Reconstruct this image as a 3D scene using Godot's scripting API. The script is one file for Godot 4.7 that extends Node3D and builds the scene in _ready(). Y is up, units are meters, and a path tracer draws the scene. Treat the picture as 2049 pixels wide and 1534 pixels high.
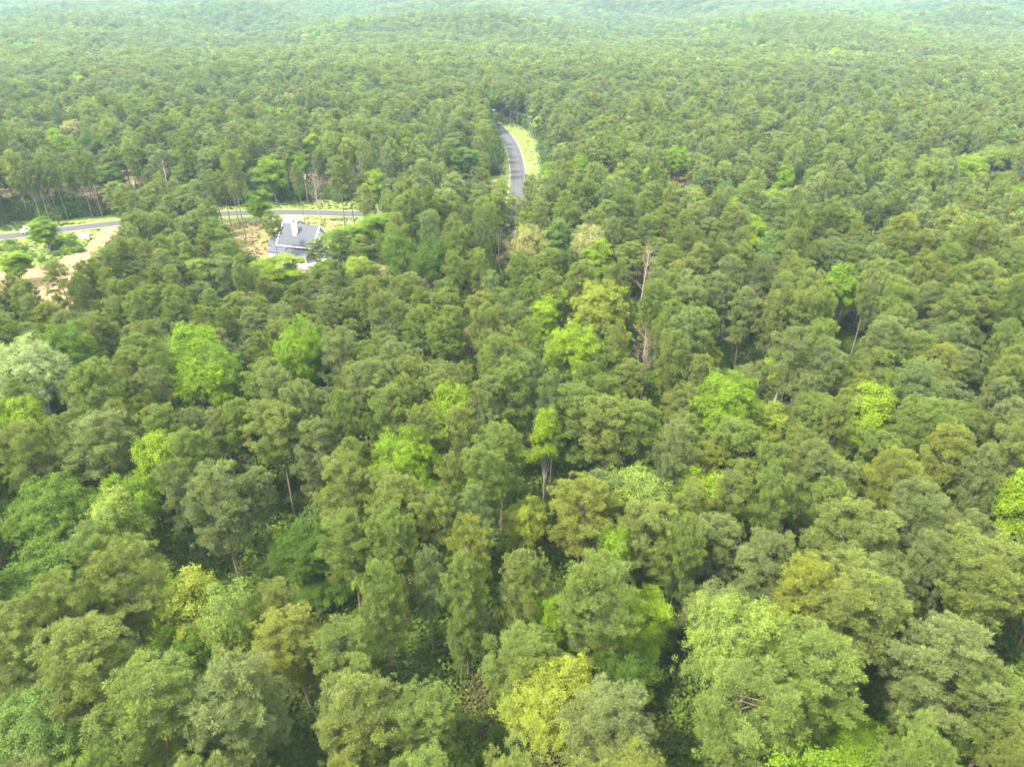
extends Node3D

const HC := 80.0            # height of the drone above the ground
const FPX := 1418.0         # focal length for a frame 2049 x 1534
var pitch := atan(802.0 / 1418.0)
var rng := RandomNumberGenerator.new()
var taken := {}
var M := {}
var hill := FastNoiseLite.new()
var hill2 := FastNoiseLite.new()
var patch := FastNoiseLite.new()
var patch2 := FastNoiseLite.new()

# ------------------------------------------------------------------ helpers
class Geo:
	var v := PackedVector3Array()
	var c := PackedColorArray()
	func tri(a: Vector3, b: Vector3, d: Vector3, col := Color.WHITE) -> void:
		v.append(a); v.append(b); v.append(d)
		c.append(col); c.append(col); c.append(col)
	func quad(a: Vector3, b: Vector3, d: Vector3, e: Vector3, col := Color.WHITE) -> void:   # counter-clockwise seen from outside
		tri(a, d, b, col); tri(a, e, d, col)
	func box(mid: Vector3, size: Vector3, col := Color.WHITE, t := Transform3D.IDENTITY) -> void:
		var h := size / 2.0
		var p: Array[Vector3] = []
		for i in 8:
			p.append(t * (mid + Vector3(h.x if i & 1 else -h.x, h.y if i & 2 else -h.y, h.z if i & 4 else -h.z)))
		quad(p[4], p[5], p[7], p[6], col); quad(p[1], p[0], p[2], p[3], col)
		quad(p[5], p[1], p[3], p[7], col); quad(p[0], p[4], p[6], p[2], col)
		quad(p[6], p[7], p[3], p[2], col); quad(p[0], p[1], p[5], p[4], col)
	func prism(poly: Array, a: Vector3, b: Vector3, col := Color.WHITE) -> void:   # a closed outline of points swept from offset a to offset b
		var n := poly.size()
		for i in n:
			var j := (i + 1) % n
			quad(poly[i] + a, poly[j] + a, poly[j] + b, poly[i] + b, col)
		for i in range(1, n - 1):
			tri(poly[0] + a, poly[i] + a, poly[i + 1] + a, col)
			tri(poly[0] + b, poly[i + 1] + b, poly[i] + b, col)
	func tube(pts: Array, radii: Array, sides: int, col := Color.WHITE) -> void:
		var prev: Array[Vector3] = []
		for k in pts.size():
			var p: Vector3 = pts[k]
			var d: Vector3 = (pts[mini(k + 1, pts.size() - 1)] - pts[maxi(k - 1, 0)])
			d = d.normalized() if d.length() > 1e-6 else Vector3.UP
			var x := d.cross(Vector3(0.31, 0.17, 0.93)).normalized()
			var y := d.cross(x)
			var ring: Array[Vector3] = []
			for s in sides:
				var a := TAU * s / sides
				ring.append(p + (x * cos(a) + y * sin(a)) * float(radii[k]))
			if k > 0:
				for s in sides:
					var s2 := (s + 1) % sides
					tri(prev[s], ring[s], prev[s2], col)
					tri(prev[s2], ring[s], ring[s2], col)
			prev = ring
	func put(template: PackedVector3Array, t: Transform3D, col: Color) -> void:
		v.append_array(t * template)
		var cc := PackedColorArray()
		cc.resize(template.size())
		cc.fill(col)
		c.append_array(cc)
	func mesh(m: Material, into: ArrayMesh = null) -> ArrayMesh:
		var am := into if into else ArrayMesh.new()
		var arr := []
		arr.resize(Mesh.ARRAY_MAX)
		arr[Mesh.ARRAY_VERTEX] = v
		arr[Mesh.ARRAY_COLOR] = c
		am.add_surface_from_arrays(Mesh.PRIMITIVE_TRIANGLES, arr)
		am.surface_set_material(am.get_surface_count() - 1, m)
		return am

func lin(r: float, g: float, b: float) -> Color:
	return Color(r, g, b).linear_to_srgb()

func mat(called: String, r: float, g: float, b: float, rough := 0.9, spec := 0.3) -> StandardMaterial3D:
	var m := StandardMaterial3D.new()
	m.resource_name = called
	m.albedo_color = lin(r, g, b)
	m.roughness = rough
	m.metallic_specular = spec
	M[called] = m
	return m

func noise_tex(freq: float, cols: Array, offs: Array, seed_: int, size := 512, octaves := 5) -> NoiseTexture2D:
	var n := FastNoiseLite.new()
	n.seed = seed_
	n.noise_type = FastNoiseLite.TYPE_SIMPLEX_SMOOTH
	n.frequency = freq
	n.fractal_octaves = octaves
	var t := NoiseTexture2D.new()
	t.noise = n
	t.width = size
	t.height = size
	t.seamless = true
	var g := Gradient.new()
	g.offsets = PackedFloat32Array(offs)
	var pc := PackedColorArray()
	for c in cols:
		pc.append(c)
	g.colors = pc
	t.color_ramp = g
	return t

func ground_mat(called: String, cols: Array, offs: Array, metres: float, seed_: int, freq := 0.012) -> StandardMaterial3D:
	var m := mat(called, 1, 1, 1, 0.95, 0.2)
	m.albedo_color = Color.WHITE
	m.albedo_texture = noise_tex(freq, cols, offs, seed_)
	m.uv1_triplanar = true
	m.uv1_world_triplanar = true
	m.uv1_scale = Vector3.ONE / metres
	return m

func numbered(called: String) -> String:
	if not taken.has(called):
		taken[called] = 0
		return called
	taken[called] += 1
	return "%s_%03d" % [called, taken[called]]

func thing(called: String, label: String, category: String, at := Vector3.ZERO, turn := 0.0, group := "") -> Node3D:
	var o := Node3D.new()
	o.name = numbered(called)
	o.position = at
	o.rotation.y = turn
	o.set_meta("label", label)
	o.set_meta("category", category)
	if group:
		o.set_meta("group", group)
	add_child(o)
	return o

func part(called: String, mesh: Mesh, parent: Node) -> MeshInstance3D:
	var o := MeshInstance3D.new()
	o.name = called
	o.mesh = mesh
	parent.add_child(o, true)
	return o

func struct(called: String, mesh: Mesh, label := "", category := "") -> MeshInstance3D:
	var o := MeshInstance3D.new()
	o.name = numbered(called)
	o.mesh = mesh
	o.set_meta("kind", "structure")
	if label:
		o.set_meta("label", label)
		o.set_meta("category", category)
	add_child(o)
	return o

func lift(x: float, z: float) -> float:      # the height of the ground
	var far := smoothstep(640.0, 1050.0, -z)
	return far * (31.0 * hill.get_noise_2d(x, z) + 8.0 * hill2.get_noise_2d(x, z) + 3.0) + 74.0 * smoothstep(1250.0, 2900.0, -z)

func spot(u: float, v: float, y := 0.0) -> Vector3:    # where the sight line through a point of the photo meets the height y
	var a := Vector3((u - 1024.5) / FPX, -(v - 767.0) / FPX, -1.0)
	a = a.rotated(Vector3.RIGHT, -pitch)
	return Vector3(0, HC, 0) + a * ((HC - y) / -a.y)

func seen_at(p: Vector3) -> Vector2:
	var q := (p - Vector3(0, HC, 0)).rotated(Vector3.RIGHT, pitch)
	if q.z > -1.0:
		return Vector2(-9999, -9999)
	return Vector2(1024.5 + q.x / -q.z * FPX, 767.0 - q.y / -q.z * FPX)

func away(p: Vector3) -> float:
	return p.distance_to(Vector3(0, HC, 0))

# ------------------------------------------------------------------ plants
var tufts := []        # bursts of needles, fine, medium and coarse
var sprays := []       # handfuls of leaves
var big_sprays := []

func make_templates() -> void:
	for lod in 3:
		var set_ := []
		for k in 4:
			var out := PackedVector3Array()
			var n: int = [38, 15, 10][lod]
			for i in n:
				var az := TAU * (i * 0.618 + rng.randf() * 0.2)
				var up := deg_to_rad(112.0) * sqrt((i + 0.5) / n) + rng.randf_range(-0.12, 0.12)
				var d := Vector3(sin(up) * cos(az), cos(up), sin(up) * sin(az))
				var side := d.cross(Vector3(rng.randf() - 0.5, rng.randf() - 0.5, rng.randf() - 0.5)).normalized()
				var l := rng.randf_range(0.28, 0.5)
				var w: float = [0.025, 0.055, 0.11][lod] * rng.randf_range(0.8, 1.3)
				out.append(d * 0.02)
				out.append(d * l + side * w)
				out.append(d * l * rng.randf_range(0.86, 1.0) - side * w)
			set_.append(out)
		tufts.append(set_)
	for lod in 2:
		for k in 4:
			var out := PackedVector3Array()
			for i in ([36, 12][lod]):
				var p := Vector3(rng.randfn(), rng.randfn() * 0.7, rng.randfn()) * 0.27
				var nrm := (p.normalized() * 0.5 + Vector3(rng.randfn() * 0.45, 0.75, rng.randfn() * 0.45)).normalized()
				var x := nrm.cross(Vector3(rng.randf() - 0.5, rng.randf() - 0.5, rng.randf() - 0.5)).normalized()
				var y := nrm.cross(x)
				var s: float = rng.randf_range(0.085, 0.15) * [1.0, 2.2][lod]
				var a := p - x * s
				var b := p + y * s * 0.55
				var d := p + x * s * 0.7 - y * s * 0.7 - nrm * s * 0.2
				for q in [a, b + x * s * 0.5, d]:
					out.append(q)
			(sprays if lod == 0 else big_sprays).append(out)

func turned(up: Vector3, spin: float, size: float, at: Vector3) -> Transform3D:
	var y := up.normalized()
	var x := y.cross(Vector3(0.27, 0.11, 0.95)).normalized()
	var b := Basis(x, y, x.cross(y)) * Basis(Vector3.UP, spin)
	return Transform3D(b.scaled(Vector3.ONE * size), at)

func shade(lo: float, hi: float, yellow: float) -> Color:    # a leaf's own tone against the tree's colour
	var b := rng.randf_range(lo, hi)
	return Color(b * (0.9 + 0.1 * yellow), b * (0.95 + 0.03 * yellow), b * (0.95 - 0.3 * yellow))

# a pine: straight bare stem, whorls of limbs in the top part, each limb ending in clumps of needle tufts
func pine(h: float, clen: float, r: float, lod: int, thin := 1.0, flat := 0.0) -> Array:
	var wood := Geo.new()
	var leaf := Geo.new()
	var bend := Vector3(rng.randfn(), 0, rng.randfn()) * 0.22
	var stem := func(y: float) -> Vector3:
		var t := y / h
		return bend * (t * t * 1.5 + sin(t * 5.0) * 0.2)
	var pts := []
	var rad := []
	for k in 8:
		var y := h * k / 7.0
		pts.append((stem as Callable).call(y) + Vector3(0, y, 0) if k else Vector3(0, -0.6, 0))
		rad.append(lerpf(0.22, 0.03, pow(k / 7.0, 1.2)) * h / 24.0)
	wood.tube(pts, rad, [7, 5, 4][lod])
	var whorls: int = [10, 9, 8][lod]
	var az0 := rng.randf() * TAU
	var lean := rng.randf_range(0.1, 0.42)
	for i in whorls:
		var t := (i + 0.5 * rng.randf()) / whorls
		var y := h - 0.25 - clen * pow(t, 0.92)
		var prof := 0.16 + 0.86 * sin(PI * clampf(0.05 + 0.80 * pow(t, 0.8 - 0.25 * flat), 0.0, 1.0))
		var nb: int = maxi(3, int(round((3.0 + 2.6 * prof) * thin)))
		if i == 0:
			nb = 4
		for b in nb:
			var az := TAU * (b + 0.6 * rng.randf()) / nb + i * 1.9
			var l: float = r * prof * rng.randf_range(0.68, 1.1) * (1.0 + lean * cos(az - az0))
			var el := lerpf(1.05, -0.08, pow(t, 0.7)) + rng.randf_range(-0.18, 0.18)
			var out := Vector3(cos(az), 0, sin(az))
			var s: Vector3 = (stem as Callable).call(y) + Vector3(0, y, 0)
			var e := s + (out * cos(el) + Vector3.UP * sin(el)) * l + Vector3.UP * 0.1 * l
			var mid := s.lerp(e, 0.5) - Vector3.UP * 0.08 * l
			if lod < 2:
				wood.tube([s, mid, e], [0.035 + 0.008 * l, 0.03, 0.012], 3)
			var fr := [1.0]
			if l > 2.1:
				fr.append(0.6)
			for f in fr:
				var c := s.lerp(mid, f * 2.0) if f < 0.5 else mid.lerp(e, f * 2.0 - 1.0)
				c += Vector3(rng.randfn(), rng.randfn() * 0.5, rng.randfn()) * (0.18 + (0.3 if f < 1.0 else 0.0))
				var rc := rng.randf_range(0.62, 0.98) * (0.7 + 0.3 * minf(1.0, l / 3.0)) * r / 3.6
				var tone := rng.randf_range(0.74, 1.0)
				var yel := rng.randf_range(0.0, 0.75)
				var nt: int = [13, 6, 1][lod]
				for q in nt:
					var dvec := Vector3(rng.randfn(), rng.randfn() * 0.55 + 0.25, rng.randfn()) * 0.6
					if lod == 2:
						dvec = Vector3.ZERO
					var p := c + dvec * rc
					var up := dvec * 0.8 + Vector3.UP * 0.75 + out * 0.35
					var size: float = [1.0, 1.55, 2.6][lod] * rng.randf_range(0.8, 1.2) * (0.75 + 0.25 * r / 3.6)
					var col := shade(tone * 0.7, tone, yel)
					leaf.put(tufts[lod][rng.randi() % 4], turned(up, rng.randf() * TAU, size, p), col)
					if lod == 0 and up.y > 0.55 and rng.randf() < 0.75:      # this spring's candles
						for w in 3:
							var d2 := (up.normalized() + Vector3(rng.randfn(), 0, rng.randfn()) * 0.34).normalized()
							var sd := d2.cross(Vector3(rng.randf() - 0.5, 0.2, rng.randf() - 0.5)).normalized() * 0.028
							leaf.tri(p + d2 * 0.15 - sd, p + d2 * rng.randf_range(0.42, 0.6), p + d2 * 0.15 + sd, Color(1.0, 0.93, 0.55))
	return [wood, leaf]

# a broad-leaved tree: forked limbs that carry domes of leaf sprays
func broadleaf(h: float, r: float, base: float, lod: int, lobes: int, open := 0.0, fine := 1.0) -> Array:
	var wood := Geo.new()
	var leaf := Geo.new()
	var cy := h * (base + 1.0) / 2.0
	var ry := h * (1.0 - base) / 2.0
	var fork := Vector3(rng.randfn() * 0.2, h * base * 0.95, rng.randfn() * 0.2)
	wood.tube([Vector3(0, -0.6, 0), fork * 0.5, fork, Vector3(fork.x * 2, cy, fork.z * 2), Vector3(fork.x * 2, h * 0.86, 0)], [0.024 * h, 0.017 * h, 0.013 * h, 0.008 * h, 0.003 * h], 6 if lod == 0 else 4)
	var ends := []
	for i in lobes:
		var az := TAU * i * 0.618 + rng.randf() * 0.5
		var low := -0.35 if base > 0.2 else -0.85
		var el := asin(clampf(low + (0.95 - low) * (i + 0.5) / lobes, -0.9, 0.97))
		var d := Vector3(cos(el) * cos(az), sin(el), cos(el) * sin(az))
		var c := Vector3(0, cy, 0) + Vector3(d.x * r, d.y * ry, d.z * r) * rng.randf_range(0.40, 0.72)
		var s := fork.lerp(Vector3(fork.x * 2, cy + ry * 0.3, fork.z * 2), rng.randf() * (0.4 + 0.6 * maxf(0.0, d.y)))
		var m := s.lerp(c, 0.55) + Vector3(0, 0.25, 0)
		if lod < 2:
			wood.tube([s, m, c], [0.0075 * h, 0.005 * h, 0.003 * h], 4 if lod == 0 else 3)
		ends.append([c, d, m])
	var lr := r * 1.55 / sqrt(float(lobes)) * rng.randf_range(0.95, 1.1)
	for e in ends:
		var c: Vector3 = e[0]
		var d: Vector3 = e[1]
		var tone := rng.randf_range(0.76, 1.0)
		var yel := rng.randf_range(-0.2, 0.6)
		var n: int = [6, 5, 3][lod]
		for k in n:
			var o := (Vector3(rng.randfn(), rng.randfn() * 0.8, rng.randfn()).normalized() + d * 0.75 + Vector3.UP * 0.35) * lr * rng.randf_range(0.42, 0.95)
			var tip := c + Vector3(o.x, o.y * 0.9, o.z)
			if lod == 0:
				wood.tube([c, tip], [0.002 * h, 0.0007 * h], 3)
			var ns: int = [int(13 * (1.0 - 0.4 * open)), 5, 2][lod]
			for q in ns:
				var sp := lr * 0.36
				var p := tip + Vector3(rng.randfn() * sp, rng.randfn() * sp * 0.6 + sp * 0.15, rng.randfn() * sp)
				var size: float = [1.0, 1.45, 2.6][lod] * rng.randf_range(0.8, 1.25) * (0.7 + 0.3 * r / 4.0) * fine
				leaf.put((sprays if lod == 0 else big_sprays)[rng.randi() % 4], turned(Vector3.UP + d * 0.6, rng.randf() * TAU, size, p), shade(tone * 0.78, tone, yel))
	return [wood, leaf]

func bush(lod: int) -> Geo:
	var leaf := Geo.new()
	for k in 70:
		var d := Vector3(rng.randfn(), absf(rng.randfn()) * 0.9, rng.randfn()) * 0.4
		leaf.put(sprays[rng.randi() % 4], turned(Vector3.UP + d, rng.randf() * TAU, rng.randf_range(0.4, 0.7), d + Vector3(0, 0.12, 0)), shade(0.65, 1.0, rng.randf()))
	return leaf

func twigs(g: Geo, p: Vector3, d: Vector3, l: float, rad: float, depth: int) -> void:
	var e := p + d * l
	g.tube([p, p.lerp(e, 0.5) + Vector3(rng.randfn(), rng.randfn(), rng.randfn()) * 0.05 * l, e], [rad, rad * 0.8, rad * 0.55], 4 if depth > 2 else 3)
	if depth == 0:
		return
	for k in (3 if depth > 1 else 5):
		var nd := (d + Vector3(rng.randfn(), rng.randfn() * 0.6 + 0.15, rng.randfn()) * 0.6).normalized()
		twigs(g, p.lerp(e, rng.randf_range(0.55, 1.0)), nd, l * rng.randf_range(0.55, 0.8), rad * 0.5, depth - 1)

func dead_wood(h: float, limbs: int, deep: int, from := 0.4) -> Geo:
	var g := Geo.new()
	var top := Vector3(rng.randfn() * 0.5, h, rng.randfn() * 0.5)
	g.tube([Vector3(0, -0.5, 0), top * 0.5, top * 0.8, top], [0.2, 0.15, 0.09, 0.03], 6)
	for k in limbs:
		var t := clampf(lerpf(from, 0.97, (k + rng.randf_range(-0.8, 1.8)) / limbs), from, 0.98)
		var az := rng.randf() * TAU
		var d := Vector3(cos(az), rng.randf_range(0.25, 1.3), sin(az)).normalized()
		var l := h * 0.19 * (1.4 - t) * rng.randf_range(0.45, 1.2)
		var a := top * t
		var b := a + d * l * 0.6
		var w := 0.055 * (1.3 - t) + 0.01
		g.tube([a, b], [w, w * 0.7], 4)
		twigs(g, b, (d + Vector3(rng.randfn() * 0.3, 0.45, rng.randfn() * 0.3)).normalized(), l * 0.6, w * 0.65, deep)
	return g

# ------------------------------------------------------------------ where trees may stand
var clear_shapes: Array[PackedVector2Array] = []
var gaps := []            # [u, v, half width, half height] of the openings in the canopy
var bare: Array[PackedVector2Array] = []      # ground without trees, x and z

func blocked(p: Vector3, h: float, r: float, base: float) -> bool:
	if -p.z < 470.0:
		var xz := Vector2(p.x, p.z)
		for poly in bare:
			if Geometry2D.is_point_in_polygon(xz, poly):
				return true
	if -p.z > 900.0:
		return false
	var probes := [p + Vector3(0, h, 0)]
	for k in 3:
		var y := lerpf(h * base, h * 0.93, k / 2.0)
		var w := r * (0.85 if k < 2 else 0.55)
		probes.append(p + Vector3(w, y, 0))
		probes.append(p + Vector3(-w, y, 0))
		probes.append(p + Vector3(0, y, 0))
	for q in probes:
		var s := seen_at(q)
		for g in gaps:
			if g.size() > 4 and g[4] + 1.5 < away(p + Vector3(0, h * 0.75, 0)):
				continue
			if absf(s.x - g[0]) < g[2] and absf(s.y - g[1]) < g[3] and pow((s.x - g[0]) / g[2], 2) + pow((s.y - g[1]) / g[3], 2) < 1.0:
				return true
		for poly in clear_shapes:
			if Geometry2D.is_point_in_polygon(s, poly):
				return true
	return false

func poly2(list: Array) -> PackedVector2Array:
	var out := PackedVector2Array()
	for p in list:
		out.append(Vector2(p[0], p[1]))
	return out

func ground_poly(list: Array) -> PackedVector2Array:
	var out := PackedVector2Array()
	for p in list:
		var q := spot(p[0], p[1])
		out.append(Vector2(q.x, q.z))
	return out

func sheet(list: Array, y: float, m: Material, rough_edge := 0.0) -> ArrayMesh:
	var outline := PackedVector2Array()
	var src := ground_poly(list)
	for i in src.size():
		var a := src[i]
		var b := src[(i + 1) % src.size()]
		var n := maxi(1, int(a.distance_to(b) / 3.0)) if rough_edge > 0.0 else 1
		for k in n:
			outline.append(a.lerp(b, float(k) / n) + Vector2(rng.randfn(), rng.randfn()) * rough_edge)
	var g := Geo.new()
	var idx := Geometry2D.triangulate_polygon(outline)
	for i in range(0, idx.size(), 3):
		var t: Array[Vector3] = []
		for k in 3:
			t.append(Vector3(outline[idx[i + k]].x, y, outline[idx[i + k]].y))
		if (t[1] - t[0]).cross(t[2] - t[0]).y > 0.0:
			g.tri(t[0], t[2], t[1])
		else:
			g.tri(t[0], t[1], t[2])
	return g.mesh(m)

func smooth_line(list: Array) -> PackedVector3Array:
	var c := Curve3D.new()
	c.bake_interval = 4.0
	var pts := []
	for p in list:
		pts.append(spot(p[0], p[1]))
	for i in pts.size():
		var t: Vector3 = (pts[mini(i + 1, pts.size() - 1)] - pts[maxi(i - 1, 0)]) / 6.0
		c.add_point(pts[i], -t, t)
	return c.get_baked_points()

func ribbon(line: PackedVector3Array, y: float, stops: Array, m: Material, wobble := 0.0) -> ArrayMesh:     # stops: [offset across, tone]
	var g := Geo.new()
	var rows := []
	for i in line.size():
		var d := (line[mini(i + 1, line.size() - 1)] - line[maxi(i - 1, 0)]).normalized()
		var side := Vector3(-d.z, 0, d.x)
		var row := []
		for k in stops.size():
			var wob := rng.randfn() * wobble if k == 0 or k == stops.size() - 1 else 0.0
			row.append(Vector3(line[i].x, y, line[i].z) + side * (float(stops[k][0]) + wob))
		rows.append(row)
	for i in range(1, rows.size()):
		for k in range(1, stops.size()):
			var a: Vector3 = rows[i - 1][k - 1]
			var b: Vector3 = rows[i - 1][k]
			var c: Vector3 = rows[i][k]
			var d: Vector3 = rows[i][k - 1]
			var ca := Color.WHITE * float(stops[k - 1][1])
			var cb := Color.WHITE * float(stops[k][1])
			ca.a = 1.0
			cb.a = 1.0
			g.v.append_array(PackedVector3Array([a, b, c, a, c, d]))
			g.c.append_array(PackedColorArray([ca, cb, cb, ca, cb, ca]))
	return g.mesh(m)

# ------------------------------------------------------------------ the scene
func _ready() -> void:
	rng.seed = 20417
	hill.seed = 5
	hill.frequency = 1.0 / 560.0
	hill.fractal_octaves = 2
	hill2.seed = 9
	hill2.frequency = 1.0 / 300.0
	hill2.fractal_octaves = 2
	patch.seed = 31
	patch.frequency = 1.0 / 130.0
	patch.fractal_octaves = 3
	patch2.seed = 77
	patch2.frequency = 1.0 / 60.0
	patch2.fractal_octaves = 3

	var cam := Camera3D.new()
	cam.name = "camera"
	cam.fov = rad_to_deg(2.0 * atan(767.0 / FPX))
	cam.position = Vector3(0, HC, 0)
	cam.rotation.x = -pitch
	cam.far = 9000.0
	cam.current = true
	add_child(cam)

	var env := Environment.new()
	env.background_mode = Environment.BG_SKY
	var sm := ProceduralSkyMaterial.new()
	sm.sky_top_color = lin(0.86, 0.87, 0.87)
	sm.sky_horizon_color = lin(0.93, 0.92, 0.89)
	sm.sky_curve = 0.2
	sm.ground_bottom_color = lin(0.2, 0.22, 0.18)
	sm.ground_horizon_color = lin(0.5, 0.55, 0.5)
	sm.sun_angle_max = 30.0
	var sky := Sky.new()
	sky.sky_material = sm
	env.sky = sky
	env.tonemap_mode = Environment.TONE_MAPPER_LINEAR
	env.tonemap_exposure = 9.4
	env.sdfgi_enabled = true
	env.ssao_enabled = true
	env.ssil_enabled = true
	env.fog_enabled = true
	env.fog_density = 0.000065
	env.fog_light_color = Color(0.72, 0.89, 1.0)
	env.fog_sky_affect = 0.0
	var we := WorldEnvironment.new()
	we.name = "environment"
	we.environment = env
	add_child(we)

	var sun := DirectionalLight3D.new()
	sun.name = "sun"
	sun.light_energy = 0.9
	sun.light_color = Color(1.0, 0.96, 0.88)
	sun.light_angular_distance = 8.0
	sun.shadow_enabled = true
	sun.rotation = Vector3(deg_to_rad(-54), deg_to_rad(-62), 0)
	add_child(sun)

	make_materials()
	make_templates()
	make_ground()
	make_roads()
	make_house()
	make_far_houses()
	make_roadside()
	make_forest()

func make_materials() -> void:
	ground_mat("forest_floor", [lin(0.035, 0.035, 0.016), lin(0.06, 0.06, 0.022), lin(0.10, 0.065, 0.038), lin(0.06, 0.075, 0.025)], [0.0, 0.4, 0.62, 1.0], 26.0, 3)
	ground_mat("verge_grass", [lin(0.035, 0.066, 0.010), lin(0.056, 0.088, 0.014), lin(0.080, 0.096, 0.022), lin(0.13, 0.105, 0.05)], [0.15, 0.42, 0.60, 0.82], 24.0, 8, 0.02)
	ground_mat("yard_soil", [lin(0.048, 0.068, 0.012), lin(0.085, 0.062, 0.029), lin(0.12, 0.08, 0.045), lin(0.06, 0.08, 0.016)], [0.15, 0.45, 0.65, 0.95], 22.0, 12, 0.02)
	ground_mat("sandy_dirt", [lin(0.088, 0.048, 0.026), lin(0.125, 0.078, 0.044), lin(0.160, 0.110, 0.070), lin(0.10, 0.049, 0.024)], [0.15, 0.45, 0.7, 0.95], 16.0, 15, 0.02)
	ground_mat("concrete", [lin(0.24, 0.235, 0.225), lin(0.32, 0.315, 0.30)], [0.3, 0.7], 8.0, 21, 0.02)
	ground_mat("gravel_edge", [lin(0.09, 0.09, 0.055), lin(0.15, 0.135, 0.10)], [0.3, 0.7], 5.0, 23, 0.03)
	ground_mat("packed_dirt", [lin(0.15, 0.11, 0.075), lin(0.20, 0.155, 0.11)], [0.3, 0.7], 5.0, 33, 0.03)
	var a := ground_mat("asphalt", [lin(0.034, 0.034, 0.037), lin(0.054, 0.053, 0.057)], [0.3, 0.7], 6.0, 25, 0.03)
	a.vertex_color_use_as_albedo = true
	var roof := ground_mat("slate_shingles", [lin(0.030, 0.033, 0.041), lin(0.060, 0.064, 0.076)], [0.3, 0.7], 1.6, 27, 0.05)
	roof.uv1_world_triplanar = false
	var stone := ground_mat("pale_stone", [lin(0.22, 0.19, 0.15), lin(0.36, 0.32, 0.27), lin(0.46, 0.42, 0.36)], [0.25, 0.5, 0.75], 2.5, 29, 0.03)
	stone.uv1_world_triplanar = false
	mat("white_paint", 0.6, 0.6, 0.585, 0.6)
	mat("cream_wall", 0.36, 0.335, 0.29, 0.8)
	mat("fence_wood", 0.22, 0.185, 0.12, 0.85)
	mat("brown_wood", 0.16, 0.11, 0.075, 0.85)
	mat("dark_glass", 0.03, 0.035, 0.045, 0.12, 0.6)
	mat("tan_panel", 0.48, 0.33, 0.24, 0.8)
	mat("red_paint", 0.42, 0.13, 0.05, 0.5)
	mat("truck_white", 0.8, 0.8, 0.78, 0.35)
	mat("tyre", 0.02, 0.02, 0.02, 0.85)
	mat("steel", 0.45, 0.46, 0.47, 0.45)
	mat("pole_wood", 0.11, 0.095, 0.08, 0.9)
	mat("insulator", 0.22, 0.22, 0.215, 0.5)
	mat("wire", 0.11, 0.11, 0.11, 0.6)
	mat("tan_roof", 0.40, 0.34, 0.22, 0.9)
	var bark := mat("pine_bark", 0.15, 0.115, 0.092, 0.95)
	bark.albedo_texture = noise_tex(0.03, [Color(0.62, 0.6, 0.6), Color(1, 1, 1)], [0.3, 0.7], 41, 256)
	bark.uv1_triplanar = true
	bark.uv1_scale = Vector3(0.8, 0.25, 0.8)
	mat("grey_bark", 0.13, 0.12, 0.10, 0.95)
	mat("dead_pink", 0.19, 0.145, 0.112, 0.95)
	mat("dead_grey", 0.19, 0.172, 0.15, 0.95)

func foliage(called: String, r: float, g: float, b: float) -> StandardMaterial3D:
	var m := mat(called, r, g, b, 0.65, 0.2)
	m.vertex_color_use_as_albedo = true
	m.cull_mode = BaseMaterial3D.CULL_DISABLED
	m.backlight_enabled = true
	m.backlight = Color(0.8, 0.88, 0.5)
	return m

func make_ground() -> void:
	var xs := []
	var zs := []
	var x := -4200.0
	while x <= 4200.0:
		xs.append(x)
		x += 60.0
	var z := 260.0
	while z >= -6600.0:
		zs.append(z)
		z -= 50.0
	var g := Geo.new()
	for i in range(1, zs.size()):
		for k in range(1, xs.size()):
			var a := Vector3(xs[k - 1], lift(xs[k - 1], zs[i - 1]), zs[i - 1])
			var b := Vector3(xs[k], lift(xs[k], zs[i - 1]), zs[i - 1])
			var c := Vector3(xs[k], lift(xs[k], zs[i]), zs[i])
			var d := Vector3(xs[k - 1], lift(xs[k - 1], zs[i]), zs[i])
			g.v.append_array(PackedVector3Array([a, d, b, b, d, c]))
	for i in g.v.size():
		g.c.append(Color.WHITE)
	struct("ground", g.mesh(M.forest_floor))

const DIRT := [[238, 448], [240, 462], [222, 490], [205, 520], [195, 560], [190, 610], [100, 640], [10, 615], [-40, 590], [-40, 548], [60, 537], [110, 522], [150, 508], [175, 490], [190, 472], [200, 458]]
var road_a := PackedVector3Array()
var road_b := PackedVector3Array()

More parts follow.
